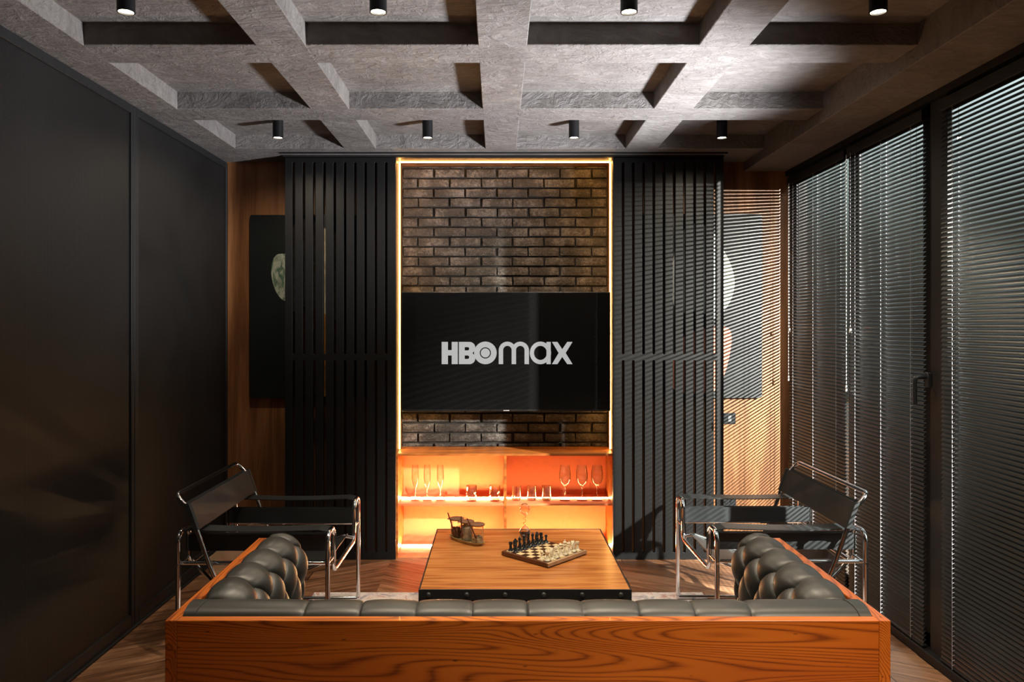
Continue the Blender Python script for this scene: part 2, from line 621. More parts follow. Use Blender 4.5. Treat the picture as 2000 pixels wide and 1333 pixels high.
def thing(name, label, cat, loc=(0, 0, 0), rotz=0.0, group=None):
    o = bpy.data.objects.new(name, None)
    o.empty_display_size = 0.1
    C.objects.link(o)
    o.location = loc
    o.rotation_euler = (0, 0, rotz)
    return tag(o, label, cat, group)


def struct(o):
    o['kind'] = 'structure'
    return o


def copy_tree(o, parent=None):
    c = o.copy()
    C.objects.link(c)
    if parent is not None:
        c.parent = parent
    for ch in list(o.children):
        copy_tree(ch, c)
    return c


def flat(splines, depth, bevel=0.0):
    """2-D outlines (even-odd fill) extruded; returns mesh in the XY plane, z from -depth/2 to depth/2"""
    cu = bpy.data.curves.new('outline', 'CURVE')
    cu.dimensions = '2D'
    cu.fill_mode = 'BOTH'
    cu.extrude = depth / 2
    cu.bevel_depth = bevel
    for s in splines:
        sp = cu.splines.new('POLY')
        sp.points.add(len(s) - 1)
        for p, (x, y) in zip(sp.points, s):
            p.co = (x, y, 0, 1)
        sp.use_cyclic_u = True
    o = bpy.data.objects.new('outline', cu)
    C.objects.link(o)
    bpy.context.view_layer.update()
    me = bpy.data.meshes.new_from_object(o)
    bpy.data.objects.remove(o)
    bpy.data.curves.remove(cu)
    return me


def flat_to_bm(bm, splines, depth, y, bevel=0.0):
    """outline in (x, z) standing upright, centred on plane y"""
    me = flat(splines, depth, bevel)
    me.transform(Matrix(((1, 0, 0, 0), (0, 0, -1, y), (0, 1, 0, 0), (0, 0, 0, 1))))
    bm.from_mesh(me)
    bpy.data.meshes.remove(me)


def at(px, py, d):
    return ((px - PX) * d / F, d, EYE - (py - PY) * d / F)


XL, XR = -1.875, 2.0
YB, YR = 5.34, -2.5
ZB, ZS = 2.70, 2.79      # beam soffit, coffer soffit
NX0, NX1 = -0.679, 0.779  # niche
NY = 5.47

# ------------------------------------------------------------------ floor, walls, ceiling
bm = nb()
box(bm, XL - 0.15, XR + 0.12, YR - 0.15, 5.75, -0.12, 0.0)
struct(obj('floor', bm, M['floor']))

bm = nb()
box(bm, XL - 0.15, XR + 0.12, YR - 0.15, 5.75, ZS, ZS + 0.15)
box(bm, XL - 0.1, -1.685, YR, YB, ZB, ZS + 0.01)
for x0, x1 in ((-0.985, -0.781), (-0.08, 0.12), (0.82, 1.027)):
    box(bm, x0, x1, YR, YB, ZB, ZS + 0.01)
for y0, y1 in ((4.935, YB), (4.04, 4.26), (3.128, 3.34), (2.22, 2.435), (1.32, 1.53), (0.41, 0.62), (-0.49, -0.28), (-1.4, -1.18)):
    box(bm, XL - 0.1, 1.72, y0, y1, ZB + 0.0005, ZS + 0.01)
box(bm, 1.712, XR + 0.1, YR, YB, 2.635, ZS + 0.01)
bmesh.ops.bevel(bm, geom=[e for e in bm.edges if e.calc_length() > 0.02], offset=0.003, segments=1, affect='EDGES')
struct(obj('ceiling', bm, M['concrete']))

bm = nb()
box(bm, XL - 0.1, NX0 - 0.021, YB, YB + 0.16, 0, ZB + 0.05)
box(bm, NX1 + 0.021, XR + 0.1, YB, YB + 0.16, 0, ZB + 0.05)
struct(obj('wall_back', bm, M['wall_wood']))
bm = nb()
box(bm, XL - 0.1, XL - 0.035, YR, YB + 0.16, 0, ZB + 0.05)
struct(obj('wall_left', bm, M['frame_black']))
bm = nb()
box(bm, XL - 0.1, XR + 0.1, YR - 0.1, YR, 0, ZS)
struct(obj('wall_front', bm, M['rear_wall']))

# brick wall in the niche : mortar slab with individual brick faces
bm = nb()
box(bm, NX0 - 0.02, NX1 + 0.02, NY, 5.62, 0, ZS)
mort = struct(obj('wall_niche', bm, M['mortar']))
bm = nb()
rows_top = 2.6745
pitch = 0.0695
row = -1
for r in range(-1, 30):
    zt = rows_top - r * pitch
    zb = zt - pitch + 0.009
    if zt > ZB - 0.007:
        zt = ZB - 0.007
    if zt < 0.705:
        break
    off = 0.0 if r % 2 else 0.112
    k0 = NX0 - 0.224 + 0.0 + (0.0 if r % 2 == 0 else 0.112)
    x = at(847.5, 0, 5.45)[0] - 0.2238 * 3 + (0 if r % 2 == 0 else 0.1119)
    while x < NX1:
        a = max(x + 0.0045 + random.uniform(-0.004, 0.004), NX0 + 0.001)
        b = min(x + 0.2238 - 0.0045 + random.uniform(-0.004, 0.004), NX1 - 0.001)
        x += 0.2238
        if b - a < 0.02:
            continue
        z0 = max(zb + random.uniform(-0.0015, 0.0015), 0.70)
        z1 = zt + random.uniform(-0.0015, 0.0015)
        y0 = NY - 0.020 - random.uniform(0, 0.005)
        tmp = nb()
        box(tmp, a, b, y0, NY + 0.01, z0, z1)
        bmesh.ops.subdivide_edges(tmp, edges=[e for e in tmp.edges if abs((e.verts[0].co - e.verts[1].co).x) > 0.02], cuts=7, use_grid_fill=True)
        bmesh.ops.subdivide_edges(tmp, edges=[e for e in tmp.edges if abs((e.verts[0].co - e.verts[1].co).z) > 0.02], cuts=2, use_grid_fill=True)
        for v in tmp.verts:
            p = v.co
            q = p * 28 + Vector((r * 7.1, 0, a * 13))
            nz = mnoise.noise(q) * 0.0035
            edge = min(p.x - a, b - p.x, p.z - z0, z1 - p.z)
            if p.y < NY - 0.005:
                p.y += abs(nz) * 0.9 + (0.005 if edge < 0.0008 else 0)
            if edge < 0.001:
                cx, cz = (a + b) / 2, (z0 + z1) / 2
                k = 0.0026 + mnoise.noise(q * 0.7) * 0.003
                p.z += k if p.z < cz else -k
                if min(p.x - a, b - p.x) < 0.001:
                    p.x += k if p.x < cx else -k
        me = bpy.data.meshes.new('t')
        tmp.to_mesh(me)
        tmp.free()
        bm.from_mesh(me)
        bpy.data.meshes.remove(me)
bk = obj('bricks', bm, M['brick'], mort, smooth=False)
bv = bk.modifiers.new('bevel', 'BEVEL'); bv.width = 0.0055; bv.segments = 2; bv.limit_method = 'ANGLE'; bv.angle_limit = math.radians(50)

# left side: two black perforated panels in slim frames (sliding doors)
for n_, (y0, y1) in enumerate(((3.97, YB - 0.002), (1.9, 3.965), (-0.2, 1.895), (-2.45, -0.205)), 1):
    d = bpy.data.objects.new('door_%d' % n_, None)
    C.objects.link(d)
    d.location = (XL, y0, 0)
    d['kind'] = 'structure'
    bm = nb()
    box(bm, XL - 0.03, XL - 0.012, y0 + 0.02, y1 - 0.02, 0.05, ZB - 0.03)
    obj('perforated_panel', bm, M['mesh'], d)
    bm = nb()
    box(bm, XL - 0.034, XL, y0, y0 + 0.045, 0.012, ZB - 0.006, 0.004)
    box(bm, XL - 0.034, XL, y1 - 0.03, y1, 0.012, ZB - 0.006, 0.004)
    box(bm, XL - 0.034, XL, y0 + 0.045, y1 - 0.03, 0.012, 0.075, 0.004)
    box(bm, XL - 0.034, XL, y0 + 0.045, y1 - 0.03, ZB - 0.05, ZB - 0.006, 0.004)
    obj('door_frame', bm, M['frame_black'], d)
bm = nb()
box(bm, XL - 0.03, XL + 0.012, YR, YB - 0.002, 0, 0.014, 0.003)
struct(obj('baseboard_left', bm, M['frame_black']))

# ------------------------------------------------------------------ window wall
HX = XR + 0.03
wins = [(4.40, 5.26, True), (3.535, 4.385, True), (2.30, 3.53, True), (-2.35, -0.75, False)]  # last one is unseen, added behind the camera to light the sofa back
for n_, (y0, y1, vis) in enumerate(wins, 1):
    wdw = bpy.data.objects.new('window_%d' % n_, None)
    C.objects.link(wdw)
    wdw.location = (HX + 0.04, y0, 0)
    wdw['kind'] = 'structure'
    t = 0.055
    tn = 0.145 if n_ == 2 else 0.055
    bm = nb()
    box(bm, HX + 0.006, HX + 0.024, y0, y0 + tn, 0.03, 2.60, 0.004)
    box(bm, HX + 0.006, HX + 0.024, y1 - t, y1, 0.03, 2.60, 0.004)
    box(bm, HX + 0.006, HX + 0.024, y0 + t, y1 - t, 0.03, 0.11, 0.004)
    box(bm, HX + 0.006, HX + 0.024, y0 + t, y1 - t, 2.54, 2.60, 0.004)
    obj('window_frame', bm, M['frame_black'], wdw)
    bm = nb()
    box(bm, HX + 0.012, HX + 0.018, y0 + t, y1 - t, 0.11, 2.54)
    obj('glass', bm, M['pane'], wdw)
    if n_ == 2:
        bm = nb()
        hy = 3.590
        box(bm, HX - 0.028, HX + 0.012, hy - 0.016, hy + 0.016, 1.27, 1.34, 0.004)
        tube(bm, [(HX - 0.02, hy, 1.318), (HX - 0.075, hy, 1.318), (HX - 0.080, hy, 1.300), (HX - 0.080, hy, 1.19)], 0.010, 0.02, 10)
        obj('window_handle', bm, M['black_plastic'], wdw, smooth=True)

bm = nb()
box(bm, XR + 0.0, XR + 0.12, YR, YB, 2.60, ZS)             # header
box(bm, HX, XR + 0.12, 5.26, YB, 0, 2.60)                   # jamb by the far wall
box(bm, HX, XR + 0.12, -0.75, 2.30, 0, 2.60)                 # unseen pier beside the camera, widened to keep the floodlight off the sofa
box(bm, HX, XR + 0.12, YR, -2.35, 0, 2.60)
box(bm, HX - 0.02, XR + 0.12, YR, YB, 0.0, 0.03)            # threshold
struct(obj('wall_right', bm, M['frame_black']))
bm = nb()
box(bm, HX - 0.012, HX + 0.012, 3.45, 3.585, 0.03, 2.60, 0.003)
box(bm, HX - 0.012, HX + 0.012, 4.383, 4.40, 0.03, 2.60, 0.003)
box(bm, XR - 0.015, HX + 0.01, YR + 0.02, YB - 0.01, 0.0, 0.045, 0.004)
struct(obj('trim_1', bm, M['frame_black']))

# terrace outside
bm = nb()
box(bm, XR + 0.12, 14, -12, 16, -0.15, -0.03)
struct(obj('ground', bm, M['terrace']))


def blind(y0, y1, label, wand_y=None, tassel=False):
    t = thing('venetian_blind', label, 'blind', (XR, (y0 + y1) / 2, 0), group='black venetian blinds on the window wall')
    bx = XR + 0.003
    bm = nb()
    box(bm, bx - 0.016, bx + 0.018, y0, y1, 2.522, 2.575, 0.002)
    obj('head_rail', bm, M['frame_black'], t)
    bm = nb()
    p = 0.0212
    z = 0.075
    a = math.radians(TILT)
    prof = []
    for k in range(5):
        u = -1 + k * 0.5
        prof.append((u * 0.0125, 0.0022 * (1 - u * u)))
    while z < 2.528:
        ring = []
        for yy in (y0 + 0.002, y1 - 0.002):
            top = []
            bot = []
            for u, h in prof:
                # inner edge (towards the room, -x) sits lower than the outer edge
                X = bx + u * math.cos(a) - h * math.sin(a)
                Z = z + u * math.sin(a) + h * math.cos(a)
                top.append(bm.verts.new((X, yy, Z)))
                bot.append(bm.verts.new((X + 0.0004 * math.sin(a), yy, Z - 0.0005)))
            ring.append(top + bot[::-1])
        n = len(ring[0])
        for k in range(n):
            bm.faces.new((ring[0][k], ring[0][(k + 1) % n], ring[1][(k + 1) % n], ring[1][k]))
        bm.faces.new(ring[0])
        bm.faces.new(ring[1][::-1])
        z += p
    obj('slats', bm, M['slat'], t)
    bm = nb()
    box(bm, bx - 0.012, bx + 0.012, y0, y1, 0.050, 0.062, 0.003)
    obj('bottom_rail', bm, M['frame_black'], t)
    nl = max(3, round((y1 - y0) / 0.42))
    for k in range(nl):
        yy = y0 + 0.10 + (y1 - y0 - 0.20) * k / (nl - 1)
        bm = nb()
        for sx in (-0.0145, 0.0145):
            sweep(bm, [Vector((bx + sx, yy, 0.05)), Vector((bx + sx, yy, 2.54))], 0.0009, 5)
        z = 0.075
        while z < 2.528:
            a0 = Vector((bx - 0.0145, yy, z - 0.006))
            a1 = Vector((bx + 0.0145, yy, z + 0.004))
            sweep(bm, [a0, a1], 0.0009, 4)
            z += p
        obj('ladder_cord', bm, M['cord'], t)
    if wand_y is not None:
        bm = nb()
        sweep(bm, [Vector((bx - 0.024, wand_y, 2.53)), Vector((bx - 0.024, wand_y, 1.21))], 0.0022, 6)
        sweep(bm, [Vector((bx - 0.024, wand_y, 1.22)), Vector((bx - 0.024, wand_y, 1.185))], 0.0052, 8)
        obj('tilt_wand', bm, M['white_plastic'], t, smooth=True)
    if tassel:
        bm = nb()
        yy = y1 - 0.07
        sweep(bm, [Vector((bx - 0.026, yy, 2.53)), Vector((bx - 0.026, yy, 1.54))], 0.0012, 5)
        obj('pull_cord', bm, M['cord'], t)
        bm = nb()
        lathe(bm, [(0, 0.012), (0.005, 0.012), (0.008, -0.014), (0, -0.014)], 10, (bx - 0.026, yy, 1.535))
        obj('cord_tassel', bm, M['white_plastic'], t, smooth=True)
    return t


TILT = 50
blind(4.415, 5.275, 'black venetian blind beside the wood wall, narrowest and farthest of the three', 5.225, True)
blind(3.60, 4.375, 'black venetian blind behind the door handle, middle of the three', 4.36, True)
blind(2.28, 3.46, 'wide black venetian blind at the right edge of the room, nearest of the three')

# ------------------------------------------------------------------ niche reveal with light strips
t = thing('niche_frame', 'copper brown niche surround with glowing warm light strip around the dark bricks', 'frame', (0.05, 5.3, 0.70))
bm = nb(); box(bm, NX0 - 0.018, NX0, 5.152, NY, 0.705, ZB - 0.0055); obj('side_panel', bm, M['niche'], t)
bm = nb(); box(bm, NX1, NX1 + 0.018, 5.152, NY, 0.705, ZB - 0.0055); obj('side_panel', bm, M['niche'], t)
bm = nb(); box(bm, NX0 - 0.018, NX1 + 0.018, 5.152, NY, ZB - 0.005, ZB + 0.012); obj('top_panel', bm, M['niche'], t)
for x in (NX0 + 0.003, NX1 - 0.003):
    bm = nb(); box(bm, x - 0.003, x + 0.003, 5.301, 5.310, 0.71, ZB - 0.008); obj('light_strip', bm, M['led'], t)
bm = nb(); box(bm, NX0 + 0.007, NX1 - 0.007, 5.301, 5.310, ZB - 0.0105, ZB - 0.0052); obj('light_strip', bm, M['led'], t)

# ------------------------------------------------------------------ shelf unit
uy0, uy1 = 5.153, 5.46
t = thing('shelf_unit', 'low orange backlit shelf unit with four open compartments under the television', 'shelf', (0.05, 5.3, 0))
TH = 0.022
zt1 = 1.55 - 232.5 * 5.45 / F      # top surface
zt1 = 0.7035
zsh = 0.366
zbt = 0.036
xd = (at(984.2, 0, 5.17)[0], at(989.2, 0, 5.17)[0])
bm = nb(); box(bm, NX0 - 0.016, NX1 + 0.016, uy0, uy1, zt1 - 0.016, zt1, 0.001); obj('top_board', bm, M['unit_edge'], t)
bm = nb(); box(bm, NX0 - 0.016, NX0 + 0.010, uy0, uy1, 0.001, zt1 - 0.017, 0.001); obj('side_board', bm, M['unit_edge'], t)
bm = nb(); box(bm, NX1 - 0.010, NX1 + 0.016, uy0, uy1, 0.001, zt1 - 0.017, 0.001); obj('side_board', bm, M['unit_edge'], t)
bm = nb(); box(bm, xd[0], xd[1], uy0 + 0.001, uy1 - 0.01, zbt, zt1 - 0.017, 0.001); obj('divider', bm, M['unit_edge'], t)
for a, b in ((NX0 + 0.0105, xd[0] - 0.0005), (xd[1] + 0.0005, NX1 - 0.0105)):
    bm = nb(); box(bm, a, b, uy0 + 0.004, uy1 - 0.01, zsh - 0.014, zsh, 0.001); obj('shelf_board', bm, M['unit'], t)
    bm = nb(); box(bm, a, b, uy0 + 0.004, uy1 - 0.01, zbt - 0.012, zbt, 0.001); obj('bottom_board', bm, M['unit'], t)
bm = nb(); box(bm, NX0 + 0.0105, NX1 - 0.0105, uy0 + 0.006, uy0 + 0.02, 0.001, zbt - 0.0125); obj('plinth', bm, M['unit'], t)
bm = nb(); box(bm, NX0 + 0.0105, NX1 - 0.0105, uy1 - 0.0095, uy1, 0.001, zt1 - 0.017); obj('back_panel', bm, M['unit_back'], t)
for (a, b), z, m in (((NX0 + 0.012, xd[0] - 0.002), zsh, 'led_shelf'), ((xd[1] + 0.002, NX1 - 0.012), zsh, 'led_dim'),
                     ((NX0 + 0.012, xd[0] - 0.002), zbt, 'led_shelf'), ((xd[1] + 0.002, NX1 - 0.012), zbt, 'led_shelf')):
    bm = nb(); box(bm, a, b, 5.318, 5.328, z, z + 0.005); obj('light_strip', bm, M[m], t)
    bm = nb(); box(bm, a, b, 5.3285, 5.330, z, z + 0.0068); obj('strip_profile', bm, M['white_plastic'], t)

# ------------------------------------------------------------------ television
tx0, _, tz1 = at(784, 570.5, 5.225)
tx1, _, tz0 = at(1192.5, 804, 5.225)
t = thing('television', 'flat black television with a grey logo on its dark screen, mounted before the bricks', 'television', ((tx0 + tx1) / 2, 5.25, tz0))
bm = nb(); box(bm, tx0, tx1, 5.226, 5.262, tz0, tz1, 0.004, 2); obj('casing', bm, M['tv_body'], t)
bm = nb(); box(bm, tx0 + 0.006, tx1 - 0.006, 5.2245, 5.2262, tz0 + 0.014, tz1 - 0.006); obj('screen', bm, M['tv_screen'], t)
bm = nb(); box(bm, -0.15, 0.25, 5.262, NY - 0.027, 1.2, 1.55, 0.003); obj('wall_bracket', bm, M['tv_body'], t)
bm = nb(); xx = at(989, 0, 5.22)[0]; box(bm, xx - 0.02, xx + 0.02, 5.2235, 5.2262, tz0 + 0.004, tz0 + 0.008); obj('brand_badge', bm, M['white_plastic'], t)


def L(zx, zy):      # logo drawing coordinates
    px, py = 850 + zx / 7.143, 650 + zy / 7.143
    x, _, z = at(px, py, 5.224)
    return (x, z)


def circ(cx, cy, rx, ry=None, n=48, a0=0, a1=360):
    ry = ry or rx
    full = a1 - a0 >= 360
    m = n if full else n + 1
    return [(cx + rx * math.cos(math.radians(a0 + (a1 - a0) * k / n)), cy + ry * math.sin(math.radians(a0 + (a1 - a0) * k / n))) for k in range(m)]


glyphs = []
glyphs.append([[(90, 130), (178, 130), (178, 245), (230, 245), (230, 130), (315, 130), (315, 441), (230, 441), (230, 320), (178, 320), (178, 441), (90, 441)]])
Bo = [(330, 130), (478, 130)] + circ(478, 212, 82, 82, 12, -90, 45)[1:] + [(520, 285)] + circ(478, 360, 82, 81, 12, -45, 90) + [(330, 441)]
glyphs.append([Bo, [(412, 203), (455, 203)] + circ(452, 226, 22, 23, 8, -80, 80) + [(455, 249), (412, 249)],
               [(412, 320), (455, 320)] + circ(452, 344, 22, 24, 8, -80, 80) + [(455, 368), (412, 368)]])
glyphs.append([circ(700, 284, 158), circ(700, 284, 78)])
glyphs.append([circ(700, 284, 64)])


def arch(x0, x1, xi0, xi1, top, itop, bot):
    o = [(x0, bot)] + circ((x0 + x1) / 2, top + (x1 - x0) / 2, (x1 - x0) / 2, None, 20, 180, 360) + [(x1, bot)]
    i = [(xi1, bot)] + list(reversed(circ((xi0 + xi1) / 2, itop + (xi1 - xi0) / 2, (xi1 - xi0) / 2, None, 20, 180, 360))) + [(xi0, bot)]
    return [o + i]


glyphs.append(arch(886, 1128, 948, 1066, 127, 186, 441))
glyphs.append(arch(1066, 1308, 1128, 1246, 127, 186, 441))
glyphs.append([circ(1468, 284, 148, 158), circ(1468, 284, 90, 98)])
glyphs.append([[(1552, 130), (1612, 130), (1612, 441), (1552, 441)]])
glyphs.append([[(1628, 130), (1705, 130), (1772, 232), (1842, 130), (1916, 130), (1820, 285), (1916, 441), (1842, 441), (1772, 340), (1705, 441), (1628, 441), (1722, 285)]])
bm = nb()
for k, g in enumerate(glyphs):
    flat_to_bm(bm, [[L(*p) for p in s] for s in g], 0.0008, 5.2238 - 0.00005 * k)
obj('logo', bm, M['logo'], t)

# ------------------------------------------------------------------ slotted sliding screens


def slot(xc, z0, z1, w_):
    r = w_ / 2
    return [(xc + r * math.cos(a), z1 - r + r * math.sin(a)) for a in [PI * k / 8 for k in range(9)]] + \
           [(xc + r * math.cos(a), z0 + r + r * math.sin(a)) for a in [PI + PI * k / 8 for k in range(9)]]


def screen(pxs, px0, px1, label):
    D = 5.12
    x0, x1 = at(px0, 0, D)[0], at(px1, 0, D)[0]
    t = thing('slotted_screen', label, 'screen', ((x0 + x1) / 2, D + 0.015, 0), group='black slotted sliding screens')
    bm = nb()
    sp = [[(x0, 0.004), (x1, 0.004), (x1, 2.682), (x0, 2.682)]]
    for px in pxs:
        xc = at(px, 0, D)[0]
        sp.append(slot(xc, 1.55 - (693 - PY) * D / F, 2.655, 0.0205))
        sp.append(slot(xc, 1.55 - (1080.5 - PY) * D / F, 1.55 - (703.5 - PY) * D / F, 0.0205))
    flat_to_bm(bm, sp, 0.026, D + 0.015, 0.0016)
    obj('panel', bm, M['screen_black'], t)
    for xx in (x0 + 0.12, x1 - 0.12):
        bm = nb()
        box(bm, xx - 0.03, xx + 0.03, D + 0.008, D + 0.022, 2.678, 2.6875)
        obj('hanger', bm, M['frame_black'], t)
    return t


screen([573.4 + 20.06 * k for k in range(10)], 557, 772, 'black slotted sliding screen left of the television')
screen([1216.9 + 19.98 * k for k in range(10)], 1198, 1413, 'black slotted sliding screen right of the television')
bm = nb()
x0, x1 = at(545, 0, 5.03)[0], at(1422, 0, 5.03)[0]
box(bm, x0, x1, 5.118, 5.152, 2.688, 2.6995)
box(bm, x0, x1, 5.03, 5.036, 2.690, 2.6995)
obj_ = obj('screen_track', bm, M['frame_black'])
tag(obj_, 'long thin black ceiling track above both sliding screens', 'rail')

# ------------------------------------------------------------------ paintings
PD = 5.305


def blob(pts, n=8):
    """smooth closed outline through px points"""
    N = len(pts)
    out = []
    for i in range(N):
        p0, p1, p2, p3 = [Vector(pts[(i + j - 1) % N]) for j in range(4)]
        for k in range(n):
            s = k / n
            out.append(tuple(0.5 * ((2 * p1) + (p2 - p0) * s + (2 * p0 - 5 * p1 + 4 * p2 - p3) * s * s + (3 * p1 - p0 - 3 * p2 + p3) * s ** 3)))
    return out


def painting(px0, px1, py0, py1, label, ground, shapes, rad=0.012):
    x0, _, z1 = at(px0, py0, PD)
    x1, _, z0 = at(px1, py1, PD)
    t = thing('painting', label, 'painting', ((x0 + x1) / 2, PD + 0.015, z0))
    bm = nb()
    pts = []
    for cx, cz, a in ((x1 - rad, z1 - rad, 0), (x0 + rad, z1 - rad, 90), (x0 + rad, z0 + rad, 180), (x1 - rad, z0 + rad, 270)):
        pts += [(cx + rad * math.cos(math.radians(a + 15 * k)), cz + rad * math.sin(math.radians(a + 15 * k))) for k in range(7)]
    flat_to_bm(bm, [pts], 0.030, PD + 0.018)
    obj('panel', bm, ground, t)
    for k, (name, mat, o) in enumerate(shapes):
        bm = nb()
        flat_to_bm(bm, [[(lambda q: (q[0], q[2]))(at(*p, PD)) for p in blob(o)]], 0.0008, PD + 0.0026 - 0.0004 * k)
        obj(name, bm, mat, t)


painting(488, 724, 420, 778, 'black painting behind the left screen with a pale green figure', M['art_left'], [
    ('painted_figure', M['p_bone'], [(572, 450), (600, 428), (640, 450), (672, 470), (668, 560), (660, 640), (640, 660), (600, 600), (570, 600)]),
    ('painted_robe', M['p_amber'], [(590, 615), (625, 610), (668, 640), (672, 700), (660, 770), (620, 772), (585, 760)]),
    ('painted_hand', M['p_green'], [(530, 520), (538, 500), (552, 496), (566, 502), (572, 540), (570, 575), (556, 588), (540, 572), (531, 545)])])
painting(1253, 1489, 418, 778, 'slate grey painting behind the right screen, with chalk white and coral shapes', M['art_right'], [
    ('painted_cloud', M['p_white'], [(1312, 560), (1318, 490), (1345, 440), (1385, 445), (1412, 485), (1432, 530), (1434, 565), (1420, 600), (1390, 625), (1345, 625), (1318, 600)]),
    ('painted_collar', M['p_slate'], [(1310, 650), (1340, 610), (1380, 615), (1400, 640), (1360, 665), (1320, 690)]),
    ('painted_vase', M['p_coral'], [(1316, 690), (1340, 655), (1385, 640), (1420, 640), (1429, 660), (1424, 700), (1412, 740), (1395, 765), (1330, 768), (1310, 745)])], 0.02)


def wallplate(px0, px1, py0, py1, name, label, kind):
    x0, _, z1 = at(px0, py0, 5.33)
    x1, _, z0 = at(px1, py1, 5.33)
    t = thing(name, label, 'switch' if kind == 'switch' else 'socket', ((x0 + x1) / 2, 5.335, z0))
    bm = nb(); box(bm, x0, x1, 5.331, 5.3398, z0, z1, 0.003, 2); obj('plate', bm, M['black_plastic'], t)
    cx, cz = (x0 + x1) / 2, (z0 + z1) / 2
    if kind == 'switch':
        bm = nb(); box(bm, cx - 0.012, cx + 0.012, 5.3275, 5.3315, cz - 0.022, cz + 0.022, 0.002); obj('rocker', bm, M['grey_plastic'], t)
    else:
        for s in (-1, 1):
            bm = nb()
            lathe(bm, [(0, 0), (0.013, 0), (0.013, 0.004), (0, 0.004)], 16)
            bmesh.ops.rotate(bm, verts=bm.verts, cent=(0, 0, 0), matrix=Matrix.Rotation(PI / 2, 3, 'X'))
            bmesh.ops.translate(bm, verts=bm.verts, vec=(cx + s * 0.02, 5.3315, cz))
            obj('socket_insert', bm, M['black_plastic'], t)


wallplate(1413, 1437, 807, 829, 'light_switch', 'black light switch on the wood wall under the right painting', 'switch')
wallplate(1411, 1438, 969, 991, 'power_socket', 'black double power socket low on the wood wall behind the right chair', 'socket')

# ------------------------------------------------------------------ ceiling downlights
BR = 0.027


def downlight(x, y, label, watt=11.0):
    t = thing('ceiling_downlight', label, 'lamp', (x, y, ZS), group='black cylinder ceiling downlights')
    bm = nb()
    lathe(bm, [(0, 0), (0.031, 0), (0.031, -0.105), (BR, -0.105), (BR, -0.092), (0, -0.092)], 28)
    obj('housing', bm, M['black_metal'], t, world=False, smooth=True)
    bm = nb()
    lathe(bm, [(0, -0.094), (BR - 0.001, -0.094), (BR - 0.001, -0.099), (0, -0.101)], 24)
    obj('lens', bm, M['lamp_lens'], t, world=False, smooth=True)
    l = light('lamp_beam', 'SPOT', (0, 0, -0.11), watt, (1.0, 0.84, 0.62), spot_size=math.radians(165 if y > 4 else (105 if y > 1 else 100)), spot_blend=0.8, shadow_soft_size=0.02)
    l.parent = t
    return t


near = ['above the left wall panels', 'left of the middle beam', 'right of the middle beam', 'above the right side by the blinds']
for k, x in enumerate((-1.336, -0.43, 0.47, 1.37)):  # unseen rear row, added as fill light for the sofa back
    downlight(x, 0.97, 'added black cylinder downlight, unseen behind the camera, ' + near[k], (1, 8, 85, 340)[k])
far_ = ['over the left screen edge', 'over the left part of the brick niche', 'over the right part of the brick niche', 'over the right screen edge']
for k, x in enumerate((-1.338, -0.43, 0.473, 1.37)):
    downlight(x, 2.765, 'black cylinder downlight in the near row, ' + near[k], (22, 95, 120, 60)[k])
for k, x in enumerate((-1.316, -0.42, 0.457, 1.343)):
    downlight(x, 4.60, 'black cylinder downlight in the far row, ' + far_[k], 28)

# ------------------------------------------------------------------ rug
bm = nb()
box(bm, -1.066, 1.19, 2.5, 4.465, 0.0005, 0.010, 0.003)
t = thing('rug', 'pale distressed rug with blue and red patches under the coffee table', 'rug', (0.06, 3.5, 0))
obj('pile', bm, M['rug'], t)
for a in ((-1.074, -1.066, 2.5, 4.465), (1.19, 1.198, 2.5, 4.465)):
    bm = nb()
    box(bm, a[0], a[1], a[2], a[3], 0.0005, 0.009)
    obj('binding', bm, M['rug_edge'], t)

# ------------------------------------------------------------------ sofa
SX0, SX1, SY0, SY1, SH, ST = -0.964, 1.139, 2.225, 3.10, 0.70, 0.034
t = thing('sofa', 'dark tufted leather sofa in an orange stained wooden box frame, seen from behind', 'sofa', (0.0875, 2.66, 0))
bm = nb(); box(bm, SX0 + ST, SX1 - ST, SY0, SY0 + ST, 0.03, SH, 0.0015); obj('back_board', bm, M['sofa_wood'], t)
bm = nb(); box(bm, SX0, SX0 + ST - 0.0005, SY0, SY1, 0.03, SH, 0.0015); obj('side_board', bm, M['sofa_wood_y'], t)
bm = nb(); box(bm, SX1 - ST + 0.0005, SX1, SY0, SY1, 0.03, SH, 0.0015); obj('side_board', bm, M['sofa_wood_y'], t)
bm = nb(); box(bm, SX0 + ST, SX1 - ST, SY0 + ST, SY1 - 0.02, 0.05, 0.13); obj('base', bm, M['sofa_wood'], t)
for xx in (SX0 + 0.08, SX1 - 0.08):
    for yy in (SY0 + 0.08, SY1 - 0.08):
        bm = nb(); box(bm, xx - 0.03, xx + 0.03, yy - 0.03, yy + 0.03, 0.0105, 0.052); obj('foot', bm, M['rubber'], t)


def arc_profile(th, top, base_z, crest):
    """(offset from board, z) from the board top edge over the crest and down the inner face"""
    r = th * 0.62
    P = [(0.002, top - 0.012), (0.012, top - 0.001)]
    P = [(0.001, top - 0.03), (0.003, top - 0.008), (0.018, crest - 0.010), (0.045, crest - 0.001), (th * 0.45, crest), (th * 0.68, crest - 0.014), (th * 0.87, crest - 0.046), (th * 0.98, crest - 0.095), (th, crest - 0.15), (th * 0.97, crest - 0.22), (th * 0.93, base_z)]
    pts = []
    for i in range(len(P) - 1):
        p0 = Vector(P[max(i - 1, 0)]); p1 = Vector(P[i]); p2 = Vector(P[i + 1]); p3 = Vector(P[min(i + 2, len(P) - 1)])
        for k in range(8):
            s = k / 8
            pts.append(0.5 * ((2 * p1) + (p2 - p0) * s + (2 * p0 - 5 * p1 + 4 * p2 - p3) * s * s + (3 * p1 - p0 - 3 * p2 + p3) * s ** 3))
    pts.append(Vector(P[-1]))
    return pts


